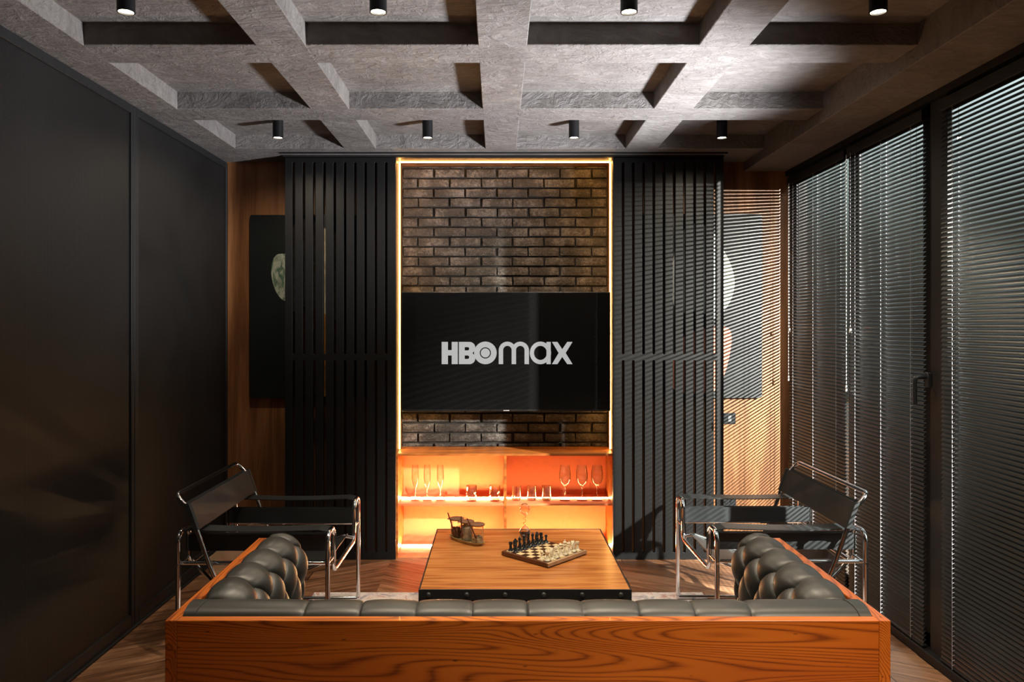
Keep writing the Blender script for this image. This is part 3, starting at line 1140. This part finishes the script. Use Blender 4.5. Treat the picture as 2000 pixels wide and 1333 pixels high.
def tufted(bm, prof, length, pleats, pos, row1, vstep, depth=0.020, round_end=False, du=0.006, ex=0.17, buttons=None, far_sign=1, miter=None):
    """grid over (u along, profile); pos(u, off, z) -> world; pleat positions in u"""
    n = max(8, int(length / du))
    acc = [0.0]
    for a, b in zip(prof, prof[1:]):
        acc.append(acc[-1] + (b - a).length)
    nrm = []
    for i in range(len(prof)):
        tg = prof[min(i + 1, len(prof) - 1)] - prof[max(i - 1, 0)]
        tg.normalize()
        nrm.append(Vector((tg.y * -1, tg.x)) * -1)
    cen = Vector((prof[-1].x * 0.4, (prof[0].y + prof[-1].y) / 2))

    def phase(u):
        if u <= pleats[0]:
            return (u - pleats[0]) / (pleats[1] - pleats[0])
        for i in range(len(pleats) - 1):
            if u <= pleats[i + 1]:
                return i + (u - pleats[i]) / (pleats[i + 1] - pleats[i])
        return len(pleats) - 1 + (u - pleats[-1]) / (pleats[-1] - pleats[-2])

    rows = []
    for i in range(n + 1):
        u = length * i / n
        ph = phase(u)
        inside = -0.5 < ph < len(pleats) - 0.5
        row = []
        for j, p in enumerate(prof):
            v = acc[j]
            s1 = abs(math.sin(PI * ph)) if (inside) else 1.0
            if v < row1:
                f = s1 ** (ex + ((0.56 - ex) * min(1.0, max(0.0, (v - 0.02) / (row1 - 0.02))) ** 3 if round_end else 0))
                if not inside:
                    f = 1.0
                k = min(1.0, max(0.0, (v - 0.02) / (row1 - 0.02)))
                d = (1 - f) * depth * ((0.75 if not round_end else 0.35) + (0.45 if not round_end else 0.90) * k ** 1.4)
            else:
                psi = (v - row1) / vstep
                a_, b_ = abs(math.sin(PI * (ph + psi))), abs(math.sin(PI * (ph - psi)))
                f = (a_ * b_) ** 0.28
                if not (-0.9 < ph < len(pleats) - 0.1):
                    f = 1.0
                d = (1 - f) * depth * 1.25
            q = p - nrm_out(prof, j) * d
            if round_end:
                e = max(0.0, (u - (length - 0.065)) / 0.065)
                if e > 0:
                    sh = 1 - math.sqrt(max(0.0, 1 - e * e))
                    q = q.lerp(Vector((max(q.x * 0.2, prof[-1].x * 0.45 if q.x > prof[-1].x * 0.45 else q.x), min(q.y, prof[10].y * 0 + q.y))), 0)
                    cx = prof[-1].x * 0.35
                    q = Vector((cx + (q.x - cx) * (1 - 0.55 * sh) if q.x > cx else q.x, q.y - 0.055 * sh * (1 if q.y > 0.45 else 0.2)))
            row.append(bm.verts.new(pos(u, q.x, q.y)))
        rows.append(row)
    for a, b in zip(rows, rows[1:]):
        for k in range(len(prof) - 1):
            bm.faces.new((a[k], a[k + 1], b[k + 1], b[k]))
    for row in (rows[0], rows[-1]):
        bm.faces.new(row)
    # closing face at the back
    bm.faces.new([r[0] for r in rows] + [r[-1] for r in reversed(rows)])
    if buttons is not None:
        j = min(range(len(acc)), key=lambda q: abs(acc[q] - row1))
        for pl in pleats:
            if 0.02 < pl < length - 0.03:
                q = prof[j] - nrm_out(prof, j) * depth * 1.05
                buttons.append(pos(pl, q.x, q.y))
        j2 = min(range(len(acc)), key=lambda q: abs(acc[q] - row1 - vstep / 2))
        for a, b in zip(pleats, pleats[1:]):
            q = prof[j2] - nrm_out(prof, j2) * depth * 1.05
            if b < length - 0.02:
                buttons.append(pos((a + b) / 2, q.x, q.y))


def nrm_out(prof, j):
    tg = prof[min(j + 1, len(prof) - 1)] - prof[max(j - 1, 0)]
    tg = tg.normalized()
    n = Vector((-tg.y, tg.x))
    c = Vector((0.03, prof[-1].y + 0.1))
    return n if n.dot(prof[j] - c) > 0 else -n


def add_buttons(parent, pts):
    for p in pts:
        bm = nb()
        bmesh.ops.create_uvsphere(bm, u_segments=12, v_segments=8, radius=0.010)
        bmesh.ops.translate(bm, verts=bm.verts, vec=p)
        obj('button', bm, M['leather'], parent, smooth=True)


# back cushion
bx0, bx1 = SX0 + ST + 0.001, SX1 - ST - 0.001
prof = arc_profile(0.185, SH, 0.40, 0.718)
bm = nb(); btn = []
pl = [-0.888] + [-0.576 + 0.1663 * k for k in range(9)] + [1.062]
pl = [-0.888, -0.732] + [-0.576 + 0.1663 * k for k in range(9)] + [0.908, 1.062]
pl = [-0.576 + 0.1663 * k for k in range(9)]
tufted(bm, prof, bx1 - bx0, [p - bx0 for p in pl], lambda u, o, z: (bx0 + u, SY0 + ST + 0.001 + o, z), 0.21, 0.2, 0.016, du=0.003, buttons=btn)
ck = obj('back_cushion', bm, M['leather'], t, smooth=True)
add_buttons(ck, btn)
# corner seams of the back cushion
for xs in (-0.888, 1.062):
    bm = nb()
    path = [Vector((xs + (0.0 if xs < 0 else 0.0) - (p.x - 0.05) * 0.15 * (1 if xs > 0 else -1), SY0 + ST + 0.001 + p.x, p.y + 0.0005)) for p in prof[6:34]]
    sweep(bm, path, 0.0022, 6)
    obj('seam', bm, M['rubber'], ck)
# arm cushions
ay0 = SY0 + ST + 0.06
for sgn, xo in ((1, SX0 + ST + 0.001), (-1, SX1 - ST - 0.001)):
    prof = arc_profile(0.175, SH, 0.40, 0.732)
    Lg = SY1 + 0.02 - ay0
    bm = nb(); btn = []
    pls = [Lg - 0.075 - 0.165 * k for k in range(5)][::-1]
    tufted(bm, prof, Lg, pls, lambda u, o, z, s=sgn, x=xo: (x + s * o, ay0 + u, z - 0.040 * max(0.0, 1 - u / 0.13) ** 1.5), 0.175, 0.22, 0.035, round_end=True, du=0.003, ex=0.30, buttons=btn)
    ck = obj('arm_cushion', bm, M['leather'], t, smooth=True)
    add_buttons(ck, btn)
bm = nb(); box(bm, SX0 + ST + 0.17, SX1 - ST - 0.17, SY0 + ST + 0.17, SY1 + 0.01, 0.131, 0.41, 0.03, 3); obj('seat_cushion', bm, M['leather'], t, smooth=True)

# ------------------------------------------------------------------ coffee table
TX0, TX1, TY0, TY1, TZ = -0.341, 0.577, 3.304, 4.30, 0.42
t = thing('coffee_table', 'square oak coffee table with black riveted steel edge on the rug', 'table', ((TX0 + TX1) / 2, (TY0 + TY1) / 2, 0.01))
bm = nb(); box(bm, TX0 + 0.006, TX1 - 0.006, TY0 + 0.006, TY1 - 0.006, TZ - 0.035, TZ, 0.001); obj('tabletop', bm, M['table_wood'], t)
bm = nb()
h0 = TZ - 0.058
box(bm, TX0, TX1, TY0, TY0 + 0.0055, h0, TZ + 0.002, 0.001)
box(bm, TX0, TX1, TY1 - 0.0055, TY1, h0, TZ + 0.002, 0.001)
box(bm, TX0, TX0 + 0.0055, TY0 + 0.0056, TY1 - 0.0056, h0, TZ + 0.002, 0.001)
box(bm, TX1 - 0.0055, TX1, TY0 + 0.0056, TY1 - 0.0056, h0, TZ + 0.002, 0.001)
obj('steel_band', bm, M['band'], t)
for px in (837, 911.5, 986.5, 1062, 1137, 1213):
    bm = nb()
    lathe(bm, [(0, 0.007), (0.005, 0.006), (0.0095, 0.003), (0.0105, 0)], 16)
    bmesh.ops.rotate(bm, verts=bm.verts, cent=(0, 0, 0), matrix=Matrix.Rotation(PI / 2, 3, 'X'))
    bmesh.ops.translate(bm, verts=bm.verts, vec=(at(px, 0, TY0)[0], TY0, TZ - 0.021))
    obj('bolt', bm, M['bolt'], t, smooth=True)
for xx in (TX0 + 0.03, TX1 - 0.03):
    for yy in (TY0 + 0.03, TY1 - 0.03):
        bm = nb(); box(bm, xx - 0.022, xx + 0.022, yy - 0.022, yy + 0.022, 0.0105, TZ - 0.0355, 0.002); obj('leg', bm, M['band'], t)

# ------------------------------------------------------------------ chess set
bc, ang, side = Vector((0.230, 3.808)), math.radians(47.0), 0.300
BT = 0.020
t = thing('chess_board', 'wooden chess board set up for a game on the coffee table', 'board', (bc.x, bc.y, TZ + 0.0025), ang)
bm = nb(); box(bm, -side / 2, side / 2, -side / 2, side / 2, 0, BT, 0.003, 2); obj('board_frame', bm, M['board_wood'], t, world=False)
bm = nb(); sq = 0.0335; box(bm, -4 * sq, 4 * sq, -4 * sq, 4 * sq, BT - 0.001, BT + 0.0006); obj('squares', bm, M['chess'], t, world=False)
bm = nb(); box(bm, -side / 2, side / 2, -side / 2 - 0.0012, -side / 2 + 0.012, 0.004, BT + 0.0003, 0.001); obj('near_edge', bm, M['board_light'], t, world=False)

base = [(0, 0), (0.0125, 0), (0.0128, 0.003), (0.0105, 0.006), (0.0095, 0.008)]


def piece_mesh(kind):
    bm = nb()
    if kind == 'pawn':
        lathe(bm, base + [(0.0055, 0.014), (0.0042, 0.022), (0.0075, 0.0245), (0.0042, 0.0265), (0.0072, 0.031), (0.0075, 0.034), (0.005, 0.039), (0, 0.0405)], 16)
    elif kind == 'rook':
        lathe(bm, base + [(0.007, 0.014), (0.0062, 0.028), (0.0095, 0.032), (0.0095, 0.043), (0.0068, 0.043), (0.0068, 0.038), (0, 0.038)], 16)
    elif kind == 'knight':
        lathe(bm, base + [(0.0072, 0.013), (0.006, 0.018), (0, 0.019)], 16)
        pr = [(-0.007, 0.017), (0.007, 0.017), (0.0085, 0.026), (0.005, 0.033), (0.011, 0.037), (0.0125, 0.041), (0.006, 0.0465), (0.002, 0.052), (0.0, 0.048), (-0.006, 0.044), (-0.009, 0.034), (-0.0085, 0.024)]
        me = flat([pr], 0.009, 0.0015)
        me.transform(Matrix(((1, 0, 0, 0), (0, 0, -1, 0), (0, 1, 0, 0), (0, 0, 0, 1))))
        bm.from_mesh(me)
        bpy.data.meshes.remove(me)
    elif kind == 'bishop':
        lathe(bm, base + [(0.0062, 0.016), (0.0045, 0.032), (0.008, 0.0355), (0.0048, 0.038), (0.0078, 0.044), (0.0065, 0.051), (0.002, 0.056), (0.0025, 0.0585), (0, 0.060)], 16)
    elif kind == 'queen':
        lathe(bm, base + [(0.0068, 0.018), (0.0048, 0.040), (0.0088, 0.044), (0.0052, 0.046), (0.0095, 0.057), (0.0065, 0.059), (0.0025, 0.0605), (0.003, 0.063), (0, 0.065)], 16)
    else:
        lathe(bm, base + [(0.007, 0.018), (0.005, 0.043), (0.0092, 0.047), (0.0055, 0.049), (0.009, 0.060), (0.0075, 0.063), (0, 0.0645)], 16)
        box(bm, -0.0014, 0.0014, -0.001, 0.001, 0.063, 0.073)
        box(bm, -0.0042, 0.0042, -0.001, 0.001, 0.067, 0.070)
    return bm


names = ['rook', 'knight', 'bishop', 'queen', 'king', 'bishop', 'knight', 'rook']
flank = ['queenside', 'queenside', 'queenside', '', '', 'kingside', 'kingside', 'kingside']
protos = {}


def put_piece(kind, col, f_, r_, label):
    key = (kind, col)
    lx, ly = (f_ - 3.5) * sq, (r_ - 3.5) * sq
    c, s = math.cos(ang), math.sin(ang)
    loc = (bc.x + lx * c - ly * s, bc.y + lx * s + ly * c, TZ + BT + 0.0032)
    if key in protos:
        o = protos[key].copy()
        C.objects.link(o)
    else:
        o = obj('chess_' + kind, piece_mesh(kind), M['ivory' if col == 'white' else 'ebony'], smooth=True)
        protos[key] = o
    o.location = loc
    o.rotation_euler = (0, 0, ang + random.uniform(-0.3, 0.3))
    tag(o, label, 'chess piece', col + ' chess pieces')


for f_ in range(8):
    for col, rb, rp in (('white', 0, 1), ('black', 7, 6)):
        nm = names[f_]
        if nm in ('king', 'queen'):
            lab = '%s %s, tall piece in the %s back row on the chess board' % (col, nm, col)
            pl_ = '%s pawn standing in front of the %s %s' % (col, col, nm)
        else:
            where = 'left' if f_ < 4 else 'right'
            spot = {'rook': 'at the %s end' % where, 'knight': 'second from the %s end' % where, 'bishop': 'third from the %s end' % where}[nm]
            lab = '%s %s %s of the %s back row' % (col, nm, spot, col)
            pl_ = '%s pawn in front of the %s %s %s of its row' % (col, col, nm, spot)
        put_piece(nm, col, f_, rb, lab)
        put_piece('pawn', col, f_, rp, pl_)

# ------------------------------------------------------------------ spice jar set on its tray
tc = Vector((-0.163, 4.052))
ta = math.atan2(-0.06, 0.057)
t = tag(obj('serving_tray', (lambda b: b)(nb()), M['tray_wood']), 'boat shaped olive wood tray holding three lidded jars', 'tray')
bm = nb()
N = 40
outer, inner = [], []
for k in range(N):
    a = 2 * PI * k / N
    cx, cy = math.cos(a), math.sin(a)
    ex = 0.125 * (abs(cx) ** 0.8) * (1 if cx >= 0 else -1)
    ey = 0.045 * (abs(cy) ** 0.8) * (1 if cy >= 0 else -1)
    outer.append((ex, ey)); inner.append((ex * 0.95, ey * 0.87))
rings = []
for lst, z, k in ((outer, 0.0, 0.86), (outer, 0.016, 1.0), (inner, 0.016, 1.0), (inner, 0.006, 0.93)):
    rings.append([bm.verts.new((x * k, y * k, z)) for x, y in lst])
for a, b in zip(rings, rings[1:]):
    for k in range(N):
        bm.faces.new((a[k], a[(k + 1) % N], b[(k + 1) % N], b[k]))
bm.faces.new(rings[0][::-1]); bm.faces.new(rings[-1])
bmesh.ops.recalc_face_normals(bm, faces=bm.faces)
bm.to_mesh(t.data); bm.free()
t.location = (tc.x, tc.y, TZ + 0.0005)
t.rotation_euler = (0, 0, ta)


def jar(x, y, label, mat, fill, lumps):
    z0 = TZ + 0.0068
    t = thing('spice_jar', label, 'jar', (x, y, z0), group='lidded glass jars on the tray')
    bm = nb()
    lathe(bm, [(0, 0), (0.030, 0), (0.032, 0.004), (0.032, 0.094), (0.0305, 0.094), (0.0305, 0.005), (0, 0.003)], 28)
    obj('glass_body', bm, M['glass'], t, world=False, smooth=True)
    bm = nb()
    lathe(bm, [(0, 0.0945), (0.037, 0.0945), (0.039, 0.097), (0.0385, 0.102), (0.036, 0.1035), (0, 0.1035)], 28)
    tube(bm, [(-0.038, 0.0, 0.099), (-0.050, -0.003, 0.098)], 0.004, 0.01, 8)
    obj('lid', bm, M['lid_wood'], t, world=False, smooth=True)
    bm = nb()
    lathe(bm, [(0, 0.006), (0.0285, 0.006), (0.0290, fill * 0.8), (0.016, fill), (0, fill * 1.03)], 20)
    rnd = random.Random(int(fill * 1e4))
    for _ in range(lumps):
        a, rr = rnd.uniform(0, 2 * PI), rnd.uniform(0, 0.020)
        r = rnd.uniform(0.004, 0.008)
        mt = Matrix.Translation((rr * math.cos(a), rr * math.sin(a), fill * 0.92 + rnd.uniform(-0.006, 0.007))) @ Matrix.Diagonal((r, r * rnd.uniform(0.5, 1), r * rnd.uniform(0.4, 1), 1))
        bmesh.ops.create_icosphere(bm, subdivisions=1, radius=1, matrix=mt)
    obj('contents', bm, mat, t, world=False)


jar(-0.219, 4.112, 'glass jar of dark red buds under a brown lid, farthest on the tray', M['spice_red'], 0.052, 26)
jar(-0.162, 4.052, 'glass jar filled with white crystals, middle of the tray', M['spice_white'], 0.086, 6)
jar(-0.105, 3.992, 'glass jar with pale shell pieces at its bottom, nearest on the tray', M['spice_mix'], 0.034, 30)


def spoon(px0, py0, px1, py1, d0, d1, label):
    a, b = Vector(at(px0, py0, d0)), Vector(at(px1, py1, d1))
    bm = nb()
    dirv = (b - a).normalized()
    sweep(bm, [a, a.lerp(b, 0.5), b], 0.0032, 8)
    q = dirv.to_track_quat('Z', 'Y').to_matrix().to_4x4()
    bmesh.ops.create_uvsphere(bm, u_segments=14, v_segments=8, radius=1, matrix=Matrix.Translation(b) @ q @ Matrix.Diagonal((0.0085, 0.0065, 0.013, 1)))
    o = obj('wooden_spoon', bm, M['spoon_wood'], smooth=True)
    tag(o, label, 'spoon', 'small wooden spoons leaning on the jars')


spoon(874.5, 1002, 887, 1040, 4.05, 4.068, 'little brown wooden spoon leaning on the farthest jar')
spoon(900.5, 1009, 902, 1046, 3.992, 4.012, 'little brown wooden spoon upright against the white filled jar')
spoon(912, 1013, 929, 1049, 3.935, 3.957, 'little brown wooden spoon slanting across the nearest jar')

# ------------------------------------------------------------------ double bulb glass ornament
gx, gy = 0.144, 4.085
t = thing('glass_ornament', 'clear glass double bulb ornament with twisted neck and dark liquid', 'ornament', (gx, gy, TZ + 0.0005))
bm = nb()
lathe(bm, [(0, 0.0), (0.014, 0.0), (0.022, 0.008), (0.029, 0.022), (0.031, 0.036), (0.027, 0.052), (0.016, 0.066), (0.006, 0.074), (0.004, 0.080)], 28)
obj('lower_bulb', bm, M['cut_glass'], t, world=False, smooth=True)
bm = nb()
lathe(bm, [(0, 0.003), (0.014, 0.003), (0.021, 0.010), (0.0275, 0.023), (0.029, 0.036), (0, 0.037)], 24)
obj('liquid', bm, M['dark_liquid'], t, world=False, smooth=True)
bm = nb()
sweep(bm, [Vector((0.007 * math.cos(k * 0.55) * (1 if 3 < k < 25 else 0.4), 0.007 * math.sin(k * 0.55) * (1 if 3 < k < 25 else 0.4), 0.076 + k * 0.0021)) for k in range(29)], 0.0026, 8)
obj('twisted_neck', bm, M['cut_glass'], t, world=False, smooth=True)
bm = nb()
lathe(bm, [(0.003, 0.134), (0.012, 0.138), (0.022, 0.148), (0.0265, 0.162), (0.024, 0.178), (0.014, 0.190), (0, 0.194)], 28)
obj('upper_bulb', bm, M['cut_glass'], t, world=False, smooth=True)

# ------------------------------------------------------------------ glassware on the shelf


def glass_thing(name, label, cat, prof, px, group, mat='glass', y=5.255, extra=None, proto=None):
    if proto is None:
        bm = nb()
        lathe(bm, prof, 28)
        o = obj(name, bm, M[mat], smooth=True)
    else:
        o = proto.copy()
        C.objects.link(o)
    o.location = (at(px, 0, y)[0], y, zsh + 0.0008)
    return tag(o, label, cat, group)


flute = [(0, 0), (0.030, 0.0), (0.031, 0.0015), (0.006, 0.006), (0.0035, 0.012), (0.0035, 0.085), (0.010, 0.095), (0.020, 0.120), (0.025, 0.160), (0.023, 0.215), (0.0205, 0.243), (0.0195, 0.243), (0.022, 0.215), (0.0238, 0.160), (0.019, 0.121), (0.009, 0.098), (0, 0.094)]
wine = [(0, 0), (0.035, 0.0), (0.036, 0.0015), (0.007, 0.006), (0.0038, 0.014), (0.0038, 0.095), (0.010, 0.103), (0.030, 0.122), (0.041, 0.155), (0.040, 0.190), (0.031, 0.240), (0.030, 0.240), (0.0388, 0.190), (0.0398, 0.155), (0.029, 0.124), (0.009, 0.106), (0, 0.103)]
tumb = [(0, 0), (0.030, 0), (0.033, 0.003), (0.036, 0.100), (0.0345, 0.100), (0.0315, 0.012), (0, 0.010)]
cut = []
lab3 = ['leftmost of the three', 'middle of the three', 'rightmost of the three']
p = None
for k, px in enumerate((811, 834.5, 860)):
    p_ = glass_thing('champagne_flute', 'clear champagne flute on the orange shelf, ' + lab3[k], 'glass', flute, px, 'champagne flutes on the left shelf', proto=p)
    p = p or p_
p = None
for k, px in enumerate((1103.5, 1136.5, 1166)):
    p_ = glass_thing('wine_glass', 'large clear wine glass on the red lit shelf, ' + lab3[k], 'glass', wine, px, 'wine glasses on the right shelf', proto=p, y=5.25)
    p = p or p_
p = None
for k, px in enumerate((1008.5, 1038.5, 1067.5)):
    p_ = glass_thing('tumbler', 'plain straight tumbler on the red lit shelf, ' + lab3[k], 'glass', [(a * 0.88, b) for a, b in tumb], px, 'plain tumblers on the right shelf', proto=p, mat='cut_glass')
    p = p or p_
# cut crystal tumblers: facetted walls
bm = nb()
seg = 24
rg = []
for j, (r, z) in enumerate([(0.0, 0.0), (0.034, 0.0), (0.037, 0.006), (0.0375, 0.022), (0.0375, 0.038), (0.0375, 0.054), (0.0375, 0.070), (0.0365, 0.074), (0.037, 0.106), (0.0350, 0.106), (0.0335, 0.018), (0.0, 0.014)]):
    if r == 0:
        rg.append([bm.verts.new((0, 0, z))])
        continue
    rg.append([bm.verts.new(((r - (0.0035 if (k + j) % 2 and 2 <= j <= 6 else 0)) * math.cos(2 * PI * k / seg), (r - (0.0035 if (k + j) % 2 and 2 <= j <= 6 else 0)) * math.sin(2 * PI * k / seg), z)) for k in range(seg)])
for a, b in zip(rg, rg[1:]):
    for k in range(seg):
        k2 = (k + 1) % seg
        if len(a) == 1:
            bm.faces.new((a[0], b[k2], b[k]))
        elif len(b) == 1:
            bm.faces.new((a[k], a[k2], b[0]))
        else:
            bm.faces.new((a[k], a[k2], b[k2])); bm.faces.new((a[k], b[k2], b[k]))
cg = obj('crystal_tumbler', bm, M['cut_glass'])
for k, px in enumerate((921, 966.5)):
    o = cg if k == 0 else cg.copy()
    if k:
        C.objects.link(o)
    o.location = (at(px, 0, 5.235)[0], 5.235, zsh + 0.0008)
    tag(o, 'cut crystal tumbler on the left shelf, ' + ('nearer the champagne flutes' if k == 0 else 'next to the divider'), 'glass', 'cut crystal tumblers')

# ------------------------------------------------------------------ tubular steel armchairs


def armchair(label):
    t = thing('tubular_armchair', label, 'chair', (0, 0, 0), 0, 'tubular steel and leather armchairs')
    R = 0.0115
    yo, yi, zt, ft = 0.39, 0.262, 0.598, 0.69
    zc = 0.385
    # front and rear frame : floor - up - over the arm - down - across
    for f0, zz, nm in ((0.0, zc, 'front_frame'), (ft, 0.42, 'rear_frame')):
        bm = nb()
        tube(bm, [(f0, -yo, 0.028), (f0, -yo, zt), (f0, -yi, zt), (f0, -yi, zz), (f0, yi, zz), (f0, yi, zt), (f0, yo, zt), (f0, yo, 0.028)], R, 0.045, 12, 8)
        obj(nm, bm, M['chrome'], t, world=False, smooth=True)
    for s in (-1, 1):
        bm = nb()
        tube(bm, [(0, s * yo, 0.036), (0, s * yo, 0.0225), (0.04, s * yo, 0.0225), (ft - 0.04, s * yo, 0.0225), (ft, s * yo, 0.0225), (ft, s * yo, 0.036)], R, 0.03, 12)
        obj('floor_runner', bm, M['chrome'], t, world=False, smooth=True)
        bm = nb()
        tube(bm, [(0.0, s * (yo - 0.024), 0.455), (ft, s * (yo - 0.024), 0.455)], 0.0095, 0.03, 12)
        for f0 in (0, ft):
            tube(bm, [(f0, s * yi, 0.455), (f0, s * (yo + 0.014), 0.455)], 0.006, 0.03, 10)
        obj('side_rail', bm, M['chrome'], t, world=False, smooth=True)
        # arm leather
        bm = nb()
        pth = []
        for k in range(15):
            u = k / 14
            x = -0.004 + (ft + 0.008) * u
            z = zt + 0.014 - 0.010 * math.sin(PI * u) - 0.012 * (max(0, 1 - u * 14) + max(0, 1 - (1 - u) * 14))
            pth.append((x, s * (yo + yi) / 2, z))
        strap(bm, pth, (0, 0.050, 0), 0.004)
        obj('arm_strap', bm, M['strap'], t, world=False)
        bm = nb()
        pth = [(-0.014, s * yi, 0.525), (0.008, s * (yi + 0.014), 0.525), (0.03, s * (yi + 0.013), 0.525), (ft / 2, s * (yi + 0.013), 0.525), (ft - 0.03, s * (yi + 0.013), 0.525), (ft - 0.008, s * (yi + 0.014), 0.525), (ft + 0.014, s * yi, 0.525)]
        strap(bm, pth, (0, 0, 0.040), 0.0035)
        pth = [(x, 2 * s * yi - y, z) for x, y, z in pth]
        strap(bm, pth, (0, 0, 0.040), 0.0035)
        obj('side_strap', bm, M['strap'], t, world=False)
        # seat side tube
        bm = nb()
        tube(bm, [(0.0, s * 0.235, zc + 0.024), (0.05, s * 0.235, 0.418), (0.50, s * 0.235, 0.262), (0.545, s * 0.235, 0.275), (ft, s * 0.235, 0.43)], 0.0095, 0.04, 12)
        obj('seat_tube', bm, M['chrome'], t, world=False, smooth=True)
        bm = nb()
        tube(bm, [(0.468, s * 0.415, 0.30), (0.512, s * 0.415, 0.40)], 0.0145, 0.04, 12)
        obj('tube_sleeve', bm, M['rubber'], t, world=False, smooth=True)
    # back frame loop
    bm = nb()
    tube(bm, [(0.462, 0.0, 0.287), (0.462, -0.415, 0.287), (0.535, -0.415, 0.455), (0.625, -0.415, 0.712), (0.692, -0.415, 0.783), (0.692, 0.415, 0.783), (0.625, 0.415, 0.712), (0.535, 0.415, 0.455), (0.462, 0.415, 0.287), (0.462, 0.0, 0.287)], 0.0105, 0.04, 12, 7)
    obj('back_frame', bm, M['chrome'], t, world=False, smooth=True)
    # back leather band
    bm = nb()
    k = (0.625 - 0.535) / (0.712 - 0.455)
    for off in (-1, 1):
        pth = [(0.615 + off * 0.013, -0.40, 0.685), (0.615 + off * 0.012, 0, 0.685), (0.615 + off * 0.013, 0.40, 0.685)]
        if off == 1:
            pth = [(0.615 + 0.013, -0.405, 0.685), (0.628, 0.405, 0.685)]
        strap(bm, pth, (0.060 * k * 1.0, 0, 0.060), 0.0035)
    for s in (-1, 1):
        strap(bm, [(0.600, s * 0.395, 0.685), (0.600, s * 0.418, 0.685), (0.606, s * 0.4285, 0.685), (0.624, s * 0.4285, 0.685), (0.630, s * 0.418, 0.685), (0.630, s * 0.395, 0.685)], (0.060 * k, 0, 0.060), 0.0035)
    obj('back_strap', bm, M['strap'], t, world=False)
    # lower back band between the rear of the arms, and seat sling
    bm = nb()
    pth = []
    for q in range(13):
        u = q / 12
        x = 0.03 + 0.46 * u
        pth.append((x, 0, 0.425 - 0.155 * u - 0.012 * math.sin(PI * u)))
    strap(bm, pth, (0, 0.247, 0), 0.004)
    obj('seat_sling', bm, M['strap'], t, world=False)
    bm = nb()
    strap(bm, [(0.520, -0.425, 0.41), (0.532, -0.20, 0.41), (0.536, 0, 0.41), (0.532, 0.20, 0.41), (0.520, 0.425, 0.41)], (0.028, 0, 0.075), 0.0035)
    obj('lower_back_strap', bm, M['strap'], t, world=False)
    return t


a1 = armchair('chrome tube armchair with black leather straps in front of the blinds')
a1.location = (1.02, 3.96, 0)
a2 = copy_tree(a1)
a2.location = (-0.785, 3.935, 0)
a2.rotation_euler = (0, 0, PI)
a2['label'] = 'chrome tube armchair with black leather straps beside the black wall panels'
